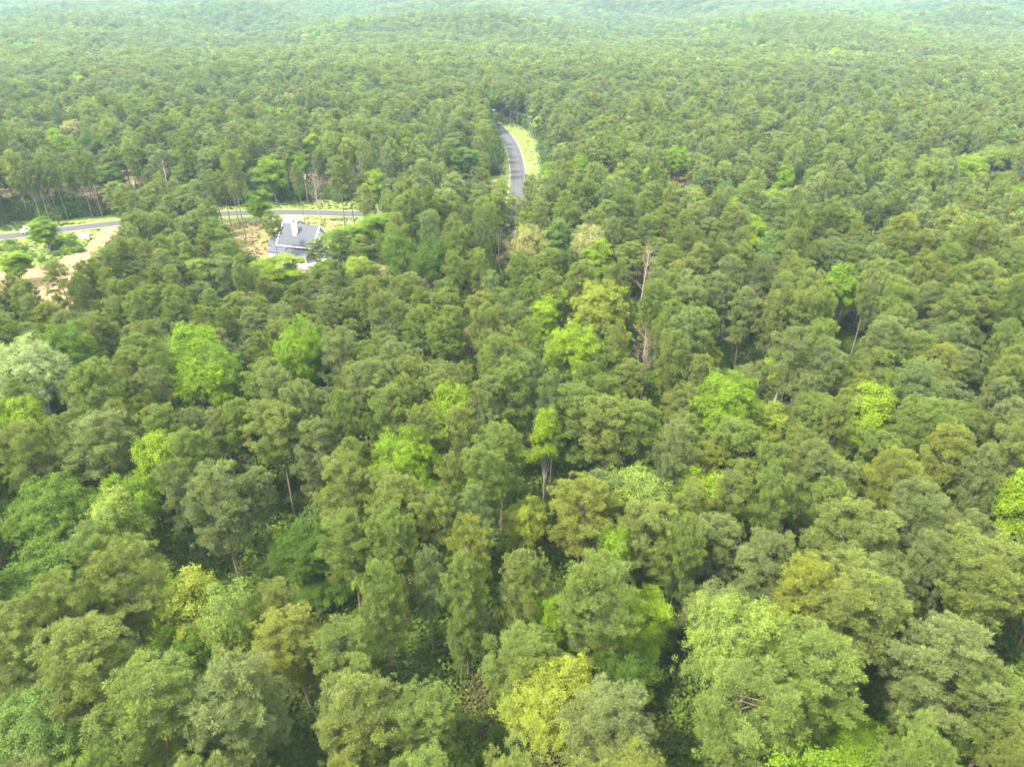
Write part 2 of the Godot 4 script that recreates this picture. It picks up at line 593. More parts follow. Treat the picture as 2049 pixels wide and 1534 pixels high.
func make_roads() -> void:
	struct("grass_verge", sheet([[-120, 470], [0, 446], [120, 431], [240, 425], [330, 418], [440, 410], [540, 399], [730, 400], [860, 412], [1010, 420], [1260, 425], [1260, 452], [1010, 446], [760, 446], [715, 470], [640, 478], [520, 480], [430, 470], [330, 452], [240, 462], [165, 500], [120, 520], [0, 545], [-120, 560]], 0.02, M.verge_grass, 0.7))
	struct("grass_verge", sheet([[1014, 436], [998, 400], [984, 350], [978, 300], [976, 262], [960, 240], [930, 226], [880, 214], [905, 206], [960, 207], [1002, 224], [1040, 246], [1070, 272], [1086, 292], [1093, 330], [1096, 375], [1080, 436]], 0.03, M.verge_grass, 0.7))
	struct("bare_yard", sheet([[425, 446], [566, 444], [600, 447], [712, 456], [690, 500], [660, 545], [560, 552], [478, 512], [440, 480]], 0.04, M.yard_soil, 0.8))
	struct("dirt_yard", sheet(DIRT, 0.06, M.sandy_dirt, 0.5))
	struct("driveway", sheet([[571, 430], [611, 430], [604, 438], [590, 447], [560, 452], [566, 440]], 0.07, M.concrete))
	struct("driveway", sheet([[1026, 292], [1022, 287], [1005, 289], [982, 290], [960, 288], [960, 294], [985, 297], [1015, 296]], 0.07, M.concrete, 0.2))
	struct("driveway", sheet([[1001, 214], [985, 218], [965, 217], [945, 214], [945, 218], [966, 222], [988, 221]], 0.08, M.concrete, 0.4))
	var drive := smooth_line([[230, 450], [226, 466], [212, 490], [190, 515], [165, 540], [120, 570], [60, 590]])
	for off in [-0.95, 0.95]:
		struct("tyre_track", ribbon(drive, 0.075, [[off - 0.28, 1.0], [off + 0.28, 1.0]], M.packed_dirt, 0.07))
	road_a = smooth_line([[-300, 508], [-120, 487], [32, 471], [105, 462], [240, 446], [350, 435], [450, 428], [582, 425], [700, 428], [830, 432], [1018, 437], [1200, 442], [1420, 446], [1700, 448], [2200, 450]])
	road_b = smooth_line([[1018, 437], [1032, 402], [1036, 372], [1036, 342], [1031, 312], [1022, 287], [1008, 266], [992, 251], [974, 240], [950, 231], [915, 222], [870, 213], [800, 203]])
	struct("road_edge", ribbon(road_a, 0.10, [[-4.4, 1.0], [4.4, 1.0]], M.gravel_edge, 0.12), "", "")
	struct("road_edge", ribbon(road_b, 0.11, [[-4.2, 1.0], [4.2, 1.0]], M.gravel_edge, 0.12), "", "")
	var lanes := [[-3.5, 1.0], [-2.6, 0.95], [-1.9, 0.82], [-1.2, 0.93], [-0.5, 1.0], [0.0, 0.86], [0.5, 1.0], [1.2, 0.93], [1.9, 0.82], [2.6, 0.95], [3.5, 1.0]]
	struct("road", ribbon(road_a, 0.14, lanes, M.asphalt))
	struct("road", ribbon(road_b, 0.15, lanes, M.asphalt))

func gable(g: Geo, x0: float, x1: float, z_near: float, z_far: float, eave: float, ridge: float, thick: float) -> void:    # two roof slopes, ridge along x
	var zm := (z_near + z_far) / 2.0
	g.prism([Vector3(0, eave, z_near), Vector3(0, ridge, zm), Vector3(0, ridge - thick, zm), Vector3(0, eave - thick, z_near)], Vector3(x0, 0, 0), Vector3(x1, 0, 0))
	g.prism([Vector3(0, ridge, zm), Vector3(0, eave, z_far), Vector3(0, eave - thick, z_far), Vector3(0, ridge - thick, zm)], Vector3(x0, 0, 0), Vector3(x1, 0, 0))

func window(parent: Node, at: Vector3, w: float, h: float, turn := 0.0) -> void:
	var t := Transform3D(Basis(Vector3.UP, turn), at)
	var f := Geo.new()
	f.box(Vector3(0, h / 2 + 0.05, 0.03), Vector3(w + 0.28, 0.14, 0.1), Color.WHITE, t)
	f.box(Vector3(0, -h / 2 - 0.07, 0.05), Vector3(w + 0.34, 0.16, 0.16), Color.WHITE, t)
	for s in [-1, 1]:
		f.box(Vector3(s * (w / 2 + 0.06), 0, 0.028), Vector3(0.12, h - 0.02, 0.09), Color.WHITE, t)
	f.box(Vector3(0, 0, 0.026), Vector3(w, 0.06, 0.07), Color.WHITE, t)
	var o := part("window", f.mesh(M.white_paint), parent)
	var p := Geo.new()
	p.box(Vector3(0, 0, 0.005), Vector3(w, h, 0.03), Color.WHITE, t)
	part("pane", p.mesh(M.dark_glass), o)

func make_house() -> void:
	var o := thing("house", "white farmhouse with slate-blue gabled roofs and a white chimney in a yard by the road", "house", Vector3(-70.0, 0, -230.5), deg_to_rad(-16))
	# walls: main body, its gables, two side wings, rear left room
	var w := Geo.new()
	w.box(Vector3(0, 2.45, 0), Vector3(12.6, 4.9, 10.6))
	w.prism([Vector3(0, 4.9, 5.3), Vector3(0, 4.9, -5.3), Vector3(0, 9.75, 0)], Vector3(-6.3, 0, 0), Vector3(6.3, 0, 0))
	part("wall", w.mesh(M.cream_wall), o)
	w = Geo.new()
	w.box(Vector3(8.4, 1.7, 0), Vector3(4.2, 3.4, 9.0))
	w.prism([Vector3(0, 3.4, 4.5), Vector3(0, 3.4, -4.5), Vector3(0, 6.2, 0)], Vector3(6.3, 0, 0), Vector3(10.5, 0, 0))
	part("side_wing", w.mesh(M.white_paint), o)
	w = Geo.new()
	w.box(Vector3(-8.8, 1.7, -0.5), Vector3(5.0, 3.4, 8.0))
	w.prism([Vector3(0, 3.4, 3.5), Vector3(0, 3.4, -4.5), Vector3(0, 6.0, -0.5)], Vector3(-11.3, 0, 0), Vector3(-6.3, 0, 0))
	part("side_wing", w.mesh(M.white_paint), o)
	w = Geo.new()
	w.box(Vector3(-5.6, 1.55, 7.0), Vector3(5.4, 3.1, 3.4))
	part("side_wing", w.mesh(M.white_paint), o)
	# stone panels on the rear wall, 4 cm proud
	for s in [[-1.9, 3.9, 1.9, 1.9], [0.8, 1.35, 1.3, 2.7], [4.9, 1.35, 2.2, 2.7]]:
		w = Geo.new()
		w.box(Vector3(s[0], s[1], 5.32), Vector3(s[2], s[3], 0.08))
		part("stone_panel", w.mesh(M.pale_stone), o)
	# roofs
	var r := Geo.new()
	gable(r, -6.75, 6.75, 5.95, -5.95, 4.65, 10.35, 0.22)
	var rf := part("roof", r.mesh(M.slate_shingles), o)
	var tr := Geo.new()
	for x in [-6.8, 6.8]:
		for s in [-1.0, 1.0]:
			tr.prism([Vector3(0, 4.62, 6.0 * s), Vector3(0, 10.40, 0), Vector3(0, 9.95, 0), Vector3(0, 4.17, 6.0 * s)], Vector3(x - 0.09, 0, 0), Vector3(x + 0.09, 0, 0))
	tr.box(Vector3(0, 4.4, 6.0), Vector3(13.4, 0.28, 0.1))
	tr.box(Vector3(0, 4.4, -6.0), Vector3(13.4, 0.28, 0.1))
	part("bargeboard", tr.mesh(M.white_paint), rf)
	r = Geo.new()
	gable(r, 6.9, 10.95, 5.0, -5.0, 3.25, 6.65, 0.2)
	rf = part("roof", r.mesh(M.slate_shingles), o)
	tr = Geo.new()
	for s in [-1.0, 1.0]:
		tr.prism([Vector3(0, 3.22, 5.05 * s), Vector3(0, 6.7, 0), Vector3(0, 6.35, 0), Vector3(0, 2.87, 5.05 * s)], Vector3(10.95, 0, 0), Vector3(11.1, 0, 0))
	part("bargeboard", tr.mesh(M.white_paint), rf)
	r = Geo.new()
	gable(r, -11.8, -6.9, 4.0, -5.0, 3.25, 6.4, 0.2)
	part("roof", r.mesh(M.slate_shingles), o)
	r = Geo.new()
	r.prism([Vector3(0, 4.1, 5.3), Vector3(0, 4.1, 5.1), Vector3(0, 2.9, 9.0), Vector3(0, 3.05, 9.1)], Vector3(-8.6, 0, 0), Vector3(-2.7, 0, 0))
	part("roof", r.mesh(M.slate_shingles), o)
	r = Geo.new()
	r.prism([Vector3(0, 3.75, 5.36), Vector3(0, 3.58, 5.36), Vector3(0, 2.55, 10.3), Vector3(0, 2.72, 10.3)], Vector3(-2.5, 0, 0), Vector3(6.5, 0, 0))
	var pr := part("porch_roof", r.mesh(M.slate_shingles), o)
	tr = Geo.new()
	tr.box(Vector3(2.0, 2.45, 10.2), Vector3(9.0, 0.22, 0.12))
	part("fascia", tr.mesh(M.white_paint), pr)
	# front portico roof beyond the right wing
	r = Geo.new()
	gable(r, 6.0, 9.6, -5.4, -9.0, 4.3, 5.7, 0.18)
	part("porch_roof", r.mesh(M.slate_shingles), o)
	for x in [6.3, 9.3]:
		var p := Geo.new()
		p.box(Vector3(x, 2.1, -8.6), Vector3(0.22, 4.2, 0.22))
		part("post", p.mesh(M.white_paint), o)
	# porch posts, slab, door and windows
	for x in [-2.2, 0.6, 3.4, 6.2]:
		var p := Geo.new()
		p.box(Vector3(x, 1.18, 10.0), Vector3(0.2, 2.36, 0.2))
		part("post", p.mesh(M.white_paint), o)
	var sl := Geo.new()
	sl.box(Vector3(3.2, 0.12, 9.4), Vector3(12.4, 0.3, 7.8))
	part("patio", sl.mesh(M.concrete), o)
	var d := Geo.new()
	d.box(Vector3(2.6, 1.35, 5.34), Vector3(1.8, 2.15, 0.1))
	var door := part("door", d.mesh(M.dark_glass), o)
	var df := Geo.new()
	for x in [1.62, 3.58]:
		df.box(Vector3(x, 1.36, 5.35), Vector3(0.14, 2.2, 0.14))
	df.box(Vector3(2.6, 2.53, 5.35), Vector3(2.1, 0.14, 0.14))
	part("frame", df.mesh(M.white_paint), door)
	window(o, Vector3(1.7, 4.15 - 0.05, 5.31), 0.85, 0.75)
	for x in [2.9, 4.3]:
		window(o, Vector3(x, 4.1, 5.31), 0.85, 0.8)
	window(o, Vector3(-3.6, 4.1, 5.31), 0.8, 0.8)
	window(o, Vector3(-0.9, 1.7, 5.31), 1.0, 1.4)
	window(o, Vector3(-5.6, 1.75, 8.71), 1.4, 1.3)
	window(o, Vector3(-3.9, 1.75, 8.71), 0.9, 1.3)
	window(o, Vector3(8.4, 1.9, 4.51), 1.2, 1.3)
	window(o, Vector3(6.31, 7.3, 0), 0.8, 1.2, PI / 2)
	# chimneys
	var ch := Geo.new()
	ch.box(Vector3(-1.0, 9.1, 2.6), Vector3(1.3, 4.6, 1.15))
	ch.box(Vector3(-1.0, 11.45, 2.6), Vector3(1.5, 0.14, 1.35))
	var chn := part("chimney", ch.mesh(M.white_paint), o)
	var pot := Geo.new()
	pot.box(Vector3(-1.0, 11.8, 2.6), Vector3(0.5, 0.55, 0.45))
	pot.box(Vector3(-1.0, 12.12, 2.6), Vector3(0.72, 0.08, 0.62))
	part("chimney_pot", pot.mesh(M.tyre), chn)
	ch = Geo.new()
	ch.box(Vector3(-5.0, 9.9, -1.6), Vector3(0.8, 2.6, 0.8))
	chn = part("chimney", ch.mesh(M.white_paint), o)
	pot = Geo.new()
	pot.box(Vector3(-5.0, 11.35, -1.6), Vector3(0.5, 0.3, 0.5))
	part("chimney_pot", pot.mesh(M.tyre), chn)
	# an outdoor table on the patio
	var tb := thing("patio_table", "dark low table standing on the pale patio under the porch roof", "table", o.transform * Vector3(0.2, 0.27, 8.2), 0.3)
	var g := Geo.new()
	g.box(Vector3(0, 0.72, 0), Vector3(1.6, 0.06, 0.9))
	part("table_top", g.mesh(M.brown_wood), tb)
	for s in [[-1, -1], [1, -1], [-1, 1], [1, 1]]:
		g = Geo.new()
		g.box(Vector3(s[0] * 0.7, 0.345, s[1] * 0.36), Vector3(0.07, 0.69, 0.07))
		part("leg", g.mesh(M.brown_wood), tb)

func small_house(label: String, at: Vector3, turn: float, w: float, d: float, roof_m: Material) -> void:
	var o := thing("house", label, "house", at, turn)
	var g := Geo.new()
	g.box(Vector3(0, 1.6, 0), Vector3(w, 3.2, d))
	g.prism([Vector3(0, 3.2, d / 2), Vector3(0, 3.2, -d / 2), Vector3(0, 3.2 + d * 0.3, 0)], Vector3(-w / 2, 0, 0), Vector3(w / 2, 0, 0))
	part("wall", g.mesh(M.white_paint), o)
	g = Geo.new()
	gable(g, -w / 2 - 0.4, w / 2 + 0.4, d / 2 + 0.5, -d / 2 - 0.5, 3.1, 3.6 + d * 0.3, 0.2)
	part("roof", g.mesh(roof_m), o)
	for k in 3:
		window(o, Vector3(-w * 0.3 + k * w * 0.3, 1.7, d / 2 + 0.01), 0.9, 1.2)

func make_far_houses() -> void:
	small_house("small white house with a tan roof in a far clearing of the forest", spot(831, 138, 3.0) * Vector3(1, 0, 1) + Vector3(0, lift(spot(831, 138, 3.0).x, spot(831, 138, 3.0).z), 0), 0.4, 10.0, 7.0, M.tan_roof)
	small_house("white house glimpsed between dense pines near the right edge", spot(2005, 452), -0.25, 13.0, 8.0, M.white_paint)
	small_house("white house almost hidden in trees beside a lime tree", spot(1782, 362), 0.2, 9.0, 7.0, M.white_paint)

func make_roadside() -> void:
	# truck on the road
	var rt := spot(80, 464.5)
	var rt2 := spot(140, 457.5)
	var turn := atan2(-(rt2.z - rt.z), rt2.x - rt.x)
	var o := thing("truck", "white-cab truck with rusty orange bed driving on the road behind a young tree", "truck", Vector3(rt.x, 0.15, rt.z) , turn)
	var g := Geo.new()
	g.box(Vector3(-3.6, 1.75, 0), Vector3(1.9, 1.7, 2.2))
	g.prism([Vector3(-2.65, 2.6, 0), Vector3(-4.3, 2.6, 0), Vector3(-4.55, 2.05, 0), Vector3(-2.65, 2.05, 0)], Vector3(0, 0, -1.02), Vector3(0, 0, 1.02))
	part("cab", g.mesh(M.truck_white), o)
	g = Geo.new()
	g.prism([Vector3(-4.56, 1.75, 0), Vector3(-5.6, 1.55, 0), Vector3(-5.75, 0.75, 0), Vector3(-4.56, 0.75, 0)], Vector3(0, 0, -1.0), Vector3(0, 0, 1.0))
	part("bonnet", g.mesh(M.truck_white), o)
	g = Geo.new()
	g.prism([Vector3(-4.56, 1.8, 0), Vector3(-4.6, 1.8, 0), Vector3(-4.5, 2.45, 0), Vector3(-4.46, 2.45, 0)], Vector3(0, 0, -0.9), Vector3(0, 0, 0.9))
	part("windscreen", g.mesh(M.dark_glass), o)
	for s in [-1.0, 1.0]:
		g = Geo.new()
		g.box(Vector3(-3.6, 2.1, s * 1.11), Vector3(1.0, 0.6, 0.03))
		part("side_window", g.mesh(M.dark_glass), o)
		g = Geo.new()
		g.box(Vector3(-5.72, 1.1, s * 0.75), Vector3(0.1, 0.22, 0.3))
		part("headlight", g.mesh(M.insulator), o)
	g = Geo.new()
	g.box(Vector3(-5.78, 0.6, 0), Vector3(0.2, 0.3, 2.2))
	part("bumper", g.mesh(M.steel), o)
	g = Geo.new()
	g.box(Vector3(0.2, 0.85, 0), Vector3(9.2, 0.25, 0.9))
	part("chassis", g.mesh(M.tyre), o)
	g = Geo.new()
	g.box(Vector3(1.6, 1.12, 0), Vector3(6.6, 0.2, 2.3))
	for s in [-1.0, 1.0]:
		g.box(Vector3(1.6, 1.85, s * 1.16), Vector3(6.6, 1.25, 0.1))
	g.box(Vector3(-1.66, 2.0, 0), Vector3(0.1, 1.7, 2.3))
	g.box(Vector3(4.86, 1.85, 0), Vector3(0.1, 1.25, 2.3))
	part("bed", g.mesh(M.red_paint), o)
	for x in [-4.7, 1.9, 3.3]:
		for s in [-1.0, 1.0]:
			g = Geo.new()
			g.tube([Vector3(x, 0.5, s * 0.8), Vector3(x, 0.5, s * 0.801), Vector3(x, 0.5, s * 1.12), Vector3(x, 0.5, s * 1.121)], [0.02, 0.5, 0.5, 0.3], 14)
			var wh := part("wheel", g.mesh(M.tyre), o)
			g = Geo.new()
			g.tube([Vector3(x, 0.5, s * 1.09), Vector3(x, 0.5, s * 1.13), Vector3(x, 0.5, s * 1.131)], [0.28, 0.26, 0.02], 10)
			part("rim", g.mesh(M.steel), wh)
	# pale boards and box by the dirt drive
	var p := spot(162, 477.5)
	var b := thing("board_stand", "white upright panels leaning on a frame beside the dirt drive", "panel", Vector3(p.x, 0.03, p.z), 0.25)
	for k in 3:
		g = Geo.new()
		g.box(Vector3(-0.55 + k * 0.55, 1.2, 0.1 * k), Vector3(0.5, 2.3, 0.08))
		part("panel", g.mesh(M.white_paint), b)
	for x in [-0.8, 0.8]:
		g = Geo.new()
		g.tube([Vector3(x, 0, -0.9), Vector3(x, 2.3, -0.05)], [0.05, 0.05], 5)
		part("brace", g.mesh(M.brown_wood), b)
	p = spot(171, 478.5)
	b = thing("crate", "tan wooden crate with a pale lid beside the white panels", "crate", Vector3(p.x + 0.6, 0.03, p.z), 0.2)
	for k in 5:
		g = Geo.new()
		g.box(Vector3(0, 0.2 + k * 0.36, 0), Vector3(1.9 - 0.02 * (k % 2), 0.32, 1.4))
		part("plank", g.mesh(M.tan_panel), b)
	g = Geo.new()
	g.box(Vector3(0, 1.88, 0), Vector3(2.0, 0.1, 1.5))
	part("lid", g.mesh(M.white_paint), b)
	# utility boxes and sign
	p = spot(1061, 334)
	b = thing("utility_box", "small white utility box on the grass verge right of the bending road", "box", p, 0.3)
	g = Geo.new()
	g.box(Vector3(0, 0.5, 0), Vector3(0.9, 1.0, 0.8))
	part("cabinet", g.mesh(M.white_paint), b)
	g = Geo.new()
	g.prism([Vector3(-0.5, 1.0, 0), Vector3(0.5, 1.0, 0), Vector3(0.5, 1.1, 0), Vector3(-0.5, 1.16, 0)], Vector3(0, 0, -0.45), Vector3(0, 0, 0.45))
	part("lid", g.mesh(M.steel), b)
	p = spot(1050, 366)
	b = thing("road_sign", "small pale road sign on a post where the bending road straightens", "sign", p, 0.2)
	g = Geo.new()
	g.tube([Vector3(0, 0, 0), Vector3(0, 2.2, 0)], [0.05, 0.05], 6)
	part("post", g.mesh(M.steel), b)
	g = Geo.new()
	var oct := []
	for k in 8:
		oct.append(Vector3(cos(TAU * (k + 0.5) / 8), sin(TAU * (k + 0.5) / 8), 0) * 0.48 + Vector3(0, 2.3, 0))
	g.prism(oct, Vector3(0, 0, 0.06), Vector3(0, 0, 0.08))
	part("sign_plate", g.mesh(M.insulator), b)
	for q in [[993, 300, "small dark mailbox beside the white side drive of the bending road"], [617.5, 441.5, "small dark mailbox beside the mouth of the farmhouse driveway"]]:
		p = spot(q[0], q[1])
		b = thing("mailbox", q[2], "mailbox", p, 0.0)
		g = Geo.new()
		g.box(Vector3(0, 0.55, 0), Vector3(0.1, 1.1, 0.1))
		part("post", g.mesh(M.brown_wood), b)
		g = Geo.new()
		var arch := []
		for k in 7:
			arch.append(Vector3(cos(PI * k / 6.0) * 0.14, 1.3 + sin(PI * k / 6.0) * 0.13, 0))
		arch.append(Vector3(-0.14, 1.1, 0))
		arch.append(Vector3(0.14, 1.1, 0))
		g.prism(arch, Vector3(0, 0, -0.28), Vector3(0, 0, 0.28))
		part("box", g.mesh(M.tyre), b)
	# fences before the farmhouse
	fence("pale wooden rail fence left of the farmhouse driveway", [[430, 446], [500, 445], [566, 442.5]])
	fence("pale wooden rail fence right of the farmhouse driveway", [[598, 444.5], [650, 447], [709, 452]])
	# power line
	var top := 11.8
	var poles := [spot(-140, 392, top), spot(264, 362, top), spot(608, 349, top), spot(1048, 366, top), spot(1082, 343, top), spot(1061, 232, top + 0.6), spot(945, 174, top)]
	var names := ["utility pole at the left end of the power line", "utility pole with white crossarm left of the tall roadside pines", "utility pole with white crossarm across the road from the farmhouse", "utility pole at the road junction with white crossarm", "utility pole with long white crossarm on the verge, near the junction", "tall utility pole standing on the verge inside the bend of the road", "farthest utility pole, half hidden in trees beyond the bend"]
	var heads := []
	for i in poles.size():
		var q: Vector3 = poles[i]
		var along: Vector3 = poles[mini(i + 1, 3)] - poles[maxi(i - 1, 0)] if i <= 2 else poles[mini(i + 1, 6)] - poles[maxi(i - 1, 4)] if i > 3 else poles[3] - poles[2]
		var tn := atan2(-along.z, along.x) + PI / 2
		var base := Vector3(q.x, 0, q.z)
		var u := thing("utility_pole", names[i], "utility pole", base, tn, "poles of the power line")
		g = Geo.new()
		g.tube([Vector3(0, -0.4, 0), Vector3(0, q.y, 0)], [0.2, 0.13], 8)
		part("pole", g.mesh(M.pole_wood), u)
		g = Geo.new()
		g.box(Vector3(0, q.y - 0.6, 0.2), Vector3(2.9, 0.22, 0.18))
		part("crossarm", g.mesh(M.insulator), u)
		for x in [-1.3, 0.0, 1.3]:
			g = Geo.new()
			var y0: float = q.y - 0.48 if x != 0.0 else q.y
			g.tube([Vector3(x, y0, 0.2 if x != 0.0 else 0.0), Vector3(x, y0 + 0.12, 0.2 if x != 0.0 else 0.0), Vector3(x, y0 + 0.34, 0.2 if x != 0.0 else 0.0)], [0.05, 0.14, 0.07], 6)
			part("insulator", g.mesh(M.insulator), u)
		if i in [1, 2, 6]:
			g = Geo.new()
			g.tube([Vector3(0.42, q.y - 2.1, 0), Vector3(0.42, q.y - 2.09, 0), Vector3(0.42, q.y - 1.1, 0), Vector3(0.42, q.y - 1.0, 0)], [0.02, 0.28, 0.28, 0.1], 10)
			part("transformer", g.mesh(M.steel), u)
		var t := u.transform
		heads.append([t * Vector3(-1.3, q.y - 0.15, 0.2), t * Vector3(0, q.y + 0.32, 0), t * Vector3(1.3, q.y - 0.15, 0.2), t * Vector3(0, q.y - 2.6, 0)])
	var spans := [[0, 1, "left span"], [1, 2, "span before the farmhouse"], [2, 3, "long span toward the junction"], [3, 4, "short span at the junction"], [4, 5, "span over the verge"], [5, 6, "far span beyond the bend"]]
	for s in spans:
		var k := thing("power_line", "four thin grey wires of the power line, %s" % s[2], "power line", Vector3.ZERO, 0.0, "spans of the power line")
		for n in 4:
			g = Geo.new()
			var a: Vector3 = heads[s[0]][n]
			var c: Vector3 = heads[s[1]][n]
			var pts := []
			var rad := []
			for j in 13:
				var f := j / 12.0
				pts.append(a.lerp(c, f) - Vector3(0, a.distance_to(c) * 0.022 * 4.0 * f * (1.0 - f), 0))
				rad.append(0.026)
			g.tube(pts, rad, 3)
			part("wire", g.mesh(M.wire), k)

func fence(label: String, px: Array) -> void:
	var o := thing("fence", label, "fence", Vector3.ZERO, 0.0, "rail fences before the farmhouse")
	var line := []
	for q in px:
		line.append(spot(q[0], q[1]))
	for i in line.size() - 1:
		var a: Vector3 = line[i]
		var b: Vector3 = line[i + 1]
		var n := maxi(1, int(round(a.distance_to(b) / 2.6)))
		for k in n + (1 if i == line.size() - 2 else 0):
			var g := Geo.new()
			var p := a.lerp(b, float(k) / n)
			g.box(p + Vector3(0, 0.68, 0), Vector3(0.15, 1.4, 0.15))
			part("post", g.mesh(M.fence_wood), o)
		for k in n:
			var p := a.lerp(b, float(k) / n)
			var q := a.lerp(b, float(k + 1) / n)
			for y in [0.45, 0.85, 1.25]:
				var g := Geo.new()
				var t := Transform3D(Basis(Vector3.UP, atan2(-(q.z - p.z), q.x - p.x)), p.lerp(q, 0.5))
				g.box(Vector3(0, y, 0.1), Vector3(p.distance_to(q) - 0.02, 0.16, 0.05), Color.WHITE, t)
				part("rail", g.mesh(M.fence_wood), o)

